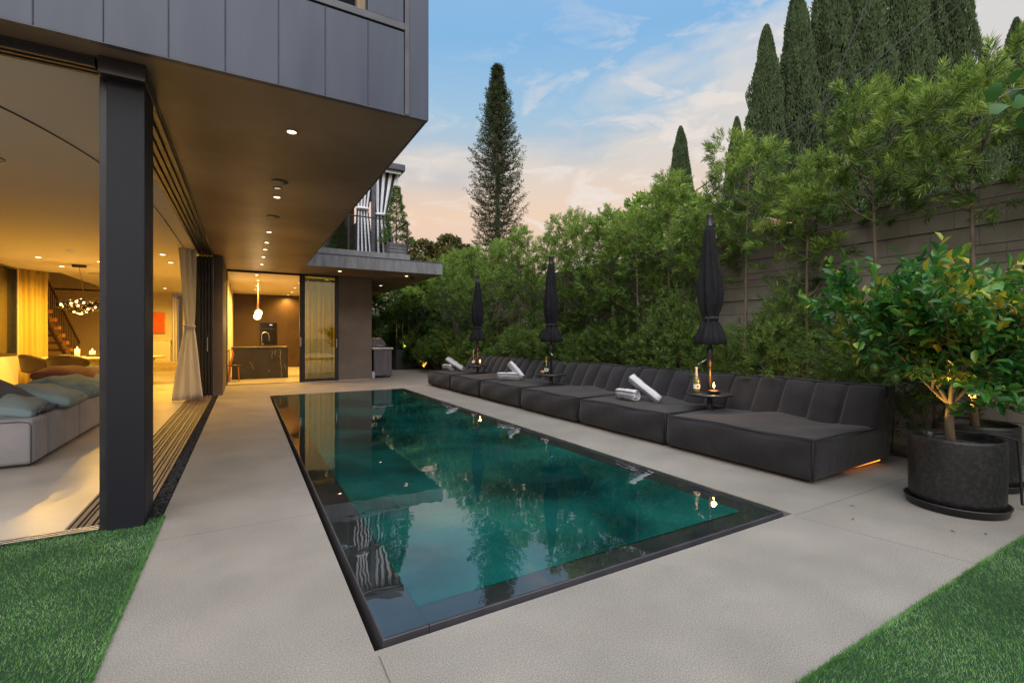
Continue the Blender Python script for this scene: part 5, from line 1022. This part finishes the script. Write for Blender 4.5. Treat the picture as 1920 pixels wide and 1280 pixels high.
# painting, doors at the back
pa = thing('painting', 'plain orange abstract painting on the back wall of the living room', 'painting', (-2.9, 22.78, 1.7)); q = MB(); q.box(-3.25, -2.76, 22.74, 22.765, 1.42, 2.21); q.build('canvas', M['orange'], pa, world=True); q = MB(); q.box(-3.28, -2.73, 22.766, 22.795, 1.39, 2.24); q.build('frame', M['travertine'], pa, world=True)
q = MB(); q.box(-3.2, -2.56, 22.62, 22.79, .302, 1.12); q.box(-3.2, -2.54, 22.60, 22.79, 1.122, 1.15); tag(q.build('low_cabinet', M['door_white'], bevel=.006), 'white low cabinet beneath the orange painting', 'cabinet')
wd = thing('white_door', 'white door standing ajar to the right of the painting', 'door', (-2.4, 22.9, 0)); q = MB(); q.box(-2.50, -2.44, 22.7, 22.95, .31, 2.85); q.box(-2.43, -2.38, 22.9, 23.6, .31, 2.8); q.build('leaf', M['door_white'], wd, world=True, bevel=.005); q = MB(); q.tube([(-2.41, 22.85, 1.25), (-2.36, 22.83, 1.25)], .015, 8); q.build('handle', M['chrome'], wd, world=True)
# kitchen
ki = thing('kitchen_island', 'black marble kitchen island with thin pale veins', 'kitchen island', (.4, 16.5, 0)); q = MB(); q.box(-.35, 1.15, 16.0, 17.1, .0, .90); q.build('base', M['marble'], ki, world=True, bevel=.004); q = MB(); q.box(-.36, 1.16, 15.99, 17.11, .902, .955); q.build('worktop', M['marble'], ki, world=True, bevel=.004)
q = MB(); rng = np.random.default_rng(4)
for x, z0, z1, n in [(.93, .88, .02, 16), (.70, .84, .62, 5), (.12, .50, .30, 5), (1.06, .42, .20, 4), (.62, .28, .18, 3), (.80, .86, .70, 4)]:
    pts = [(x + .02 * i * (1 if x < .5 else .12) + rng.normal(0, .012), 15.9975, z0 + (z1 - z0) * i / n) for i in range(n + 1)]; q.tube(pts, [.0015 + .003 * rng.random() for _ in pts], 4)
q.build('vein', M['stucco'], ki, world=True)
q = MB(); q.tube([(.44, 16.4, .955), (.44, 16.4, 1.30), (.46, 16.4, 1.37), (.53, 16.4, 1.41), (.62, 16.4, 1.37), (.645, 16.4, 1.30), (.645, 16.4, 1.14)], .014, 10); q.tube([(.44, 16.4, 1.02), (.50, 16.4, 1.05)], .008, 6); tag(q.build('faucet', M['chrome']), 'arched steel faucet on the kitchen island', 'faucet')
ov = thing('oven', 'black built in oven with small lit display in the dark kitchen wall', 'oven', (.82, 21.58, 1.4)); q = MB(); q.box(.52, 1.14, 21.56, 21.597, .94, 1.84); q.build('front', M['oven'], ov, world=True, bevel=.004); q = MB(); q.box(.86, .96, 21.553, 21.559, 1.74, 1.77); q.build('display', M['screen'], ov, world=True); q = MB(); q.box(.60, 1.06, 21.54, 21.558, 1.58, 1.60); q.build('handle', M['black'], ov, world=True)
pe = thing('pendant_lamp', 'glowing double globe pendant over the kitchen island', 'pendant lamp', (.34, 16.4, 1.95)); q = MB(); q.tube([(0, 0, 1.02), (0, 0, .16)], .010, 8); q.lathe([(.035, .15), (.025, .35), (.012, .95)], n=14); q.build('stem', M['copper'], pe)
for x, z in ((.015, .05), (-.02, -.06)): q = MB(); q.lathe([(max(1e-5, .105 * math.sin(a)), -.105 * math.cos(a)) for a in np.linspace(0, math.pi, 14)], (x, 0, z), 22); q.build('globe', M['globe'], pe)
lamp('light', (.34, 16.2, 1.70), 22, (1, .62, .25), 'POINT', .12, pe)
cc_ = thing('wing_chair', 'orange brown bentwood chair half hidden at the left of the island', 'chair', (-.40, 15.2, 0)); q = MB(); q.tube([(-.02, 0, .02), (.03, .02, .45), (.10, .05, .78), (.06, .05, .92), (-.02, .03, .88), (.02, .02, .80)], [.02, .03, .022, .018, .016, .012], 8); q.build('frame', M['endgrain'], cc_)
q = MB(); q.lathe([(.0001, .43), (.16, .44), (.17, .46), (.0001, .47)], (.13, .12, 0), 16); q.build('seat', M['leather'], cc_)
for a, b in ((.02, .25), (.24, .02), (.25, .25)): q = MB(); q.tube([(a * .8 + .03, b * .8 + .02, .44), (a, b, 0)], .012, 6); q.build('leg', M['endgrain'], cc_)
# loggia above: railing bars and a dark lounger back
lg = thing('loggia_railing', 'slim bar railing in the upper opening of the house', 'railing', (0, 3.75, 3.72)); q = MB()
for i in range(40): x = .72 - i * .085; q.tube([(x, 3.75, 3.72), (x, 3.75, 4.7)], .006, 5)
q.bar((-3, 3.75, 3.76), (.735, 3.75, 3.76), .02, .015); q.bar((-3, 3.75, 4.70), (.735, 3.75, 4.70), .04, .03); q.build('bars', M['black'], lg, world=True)
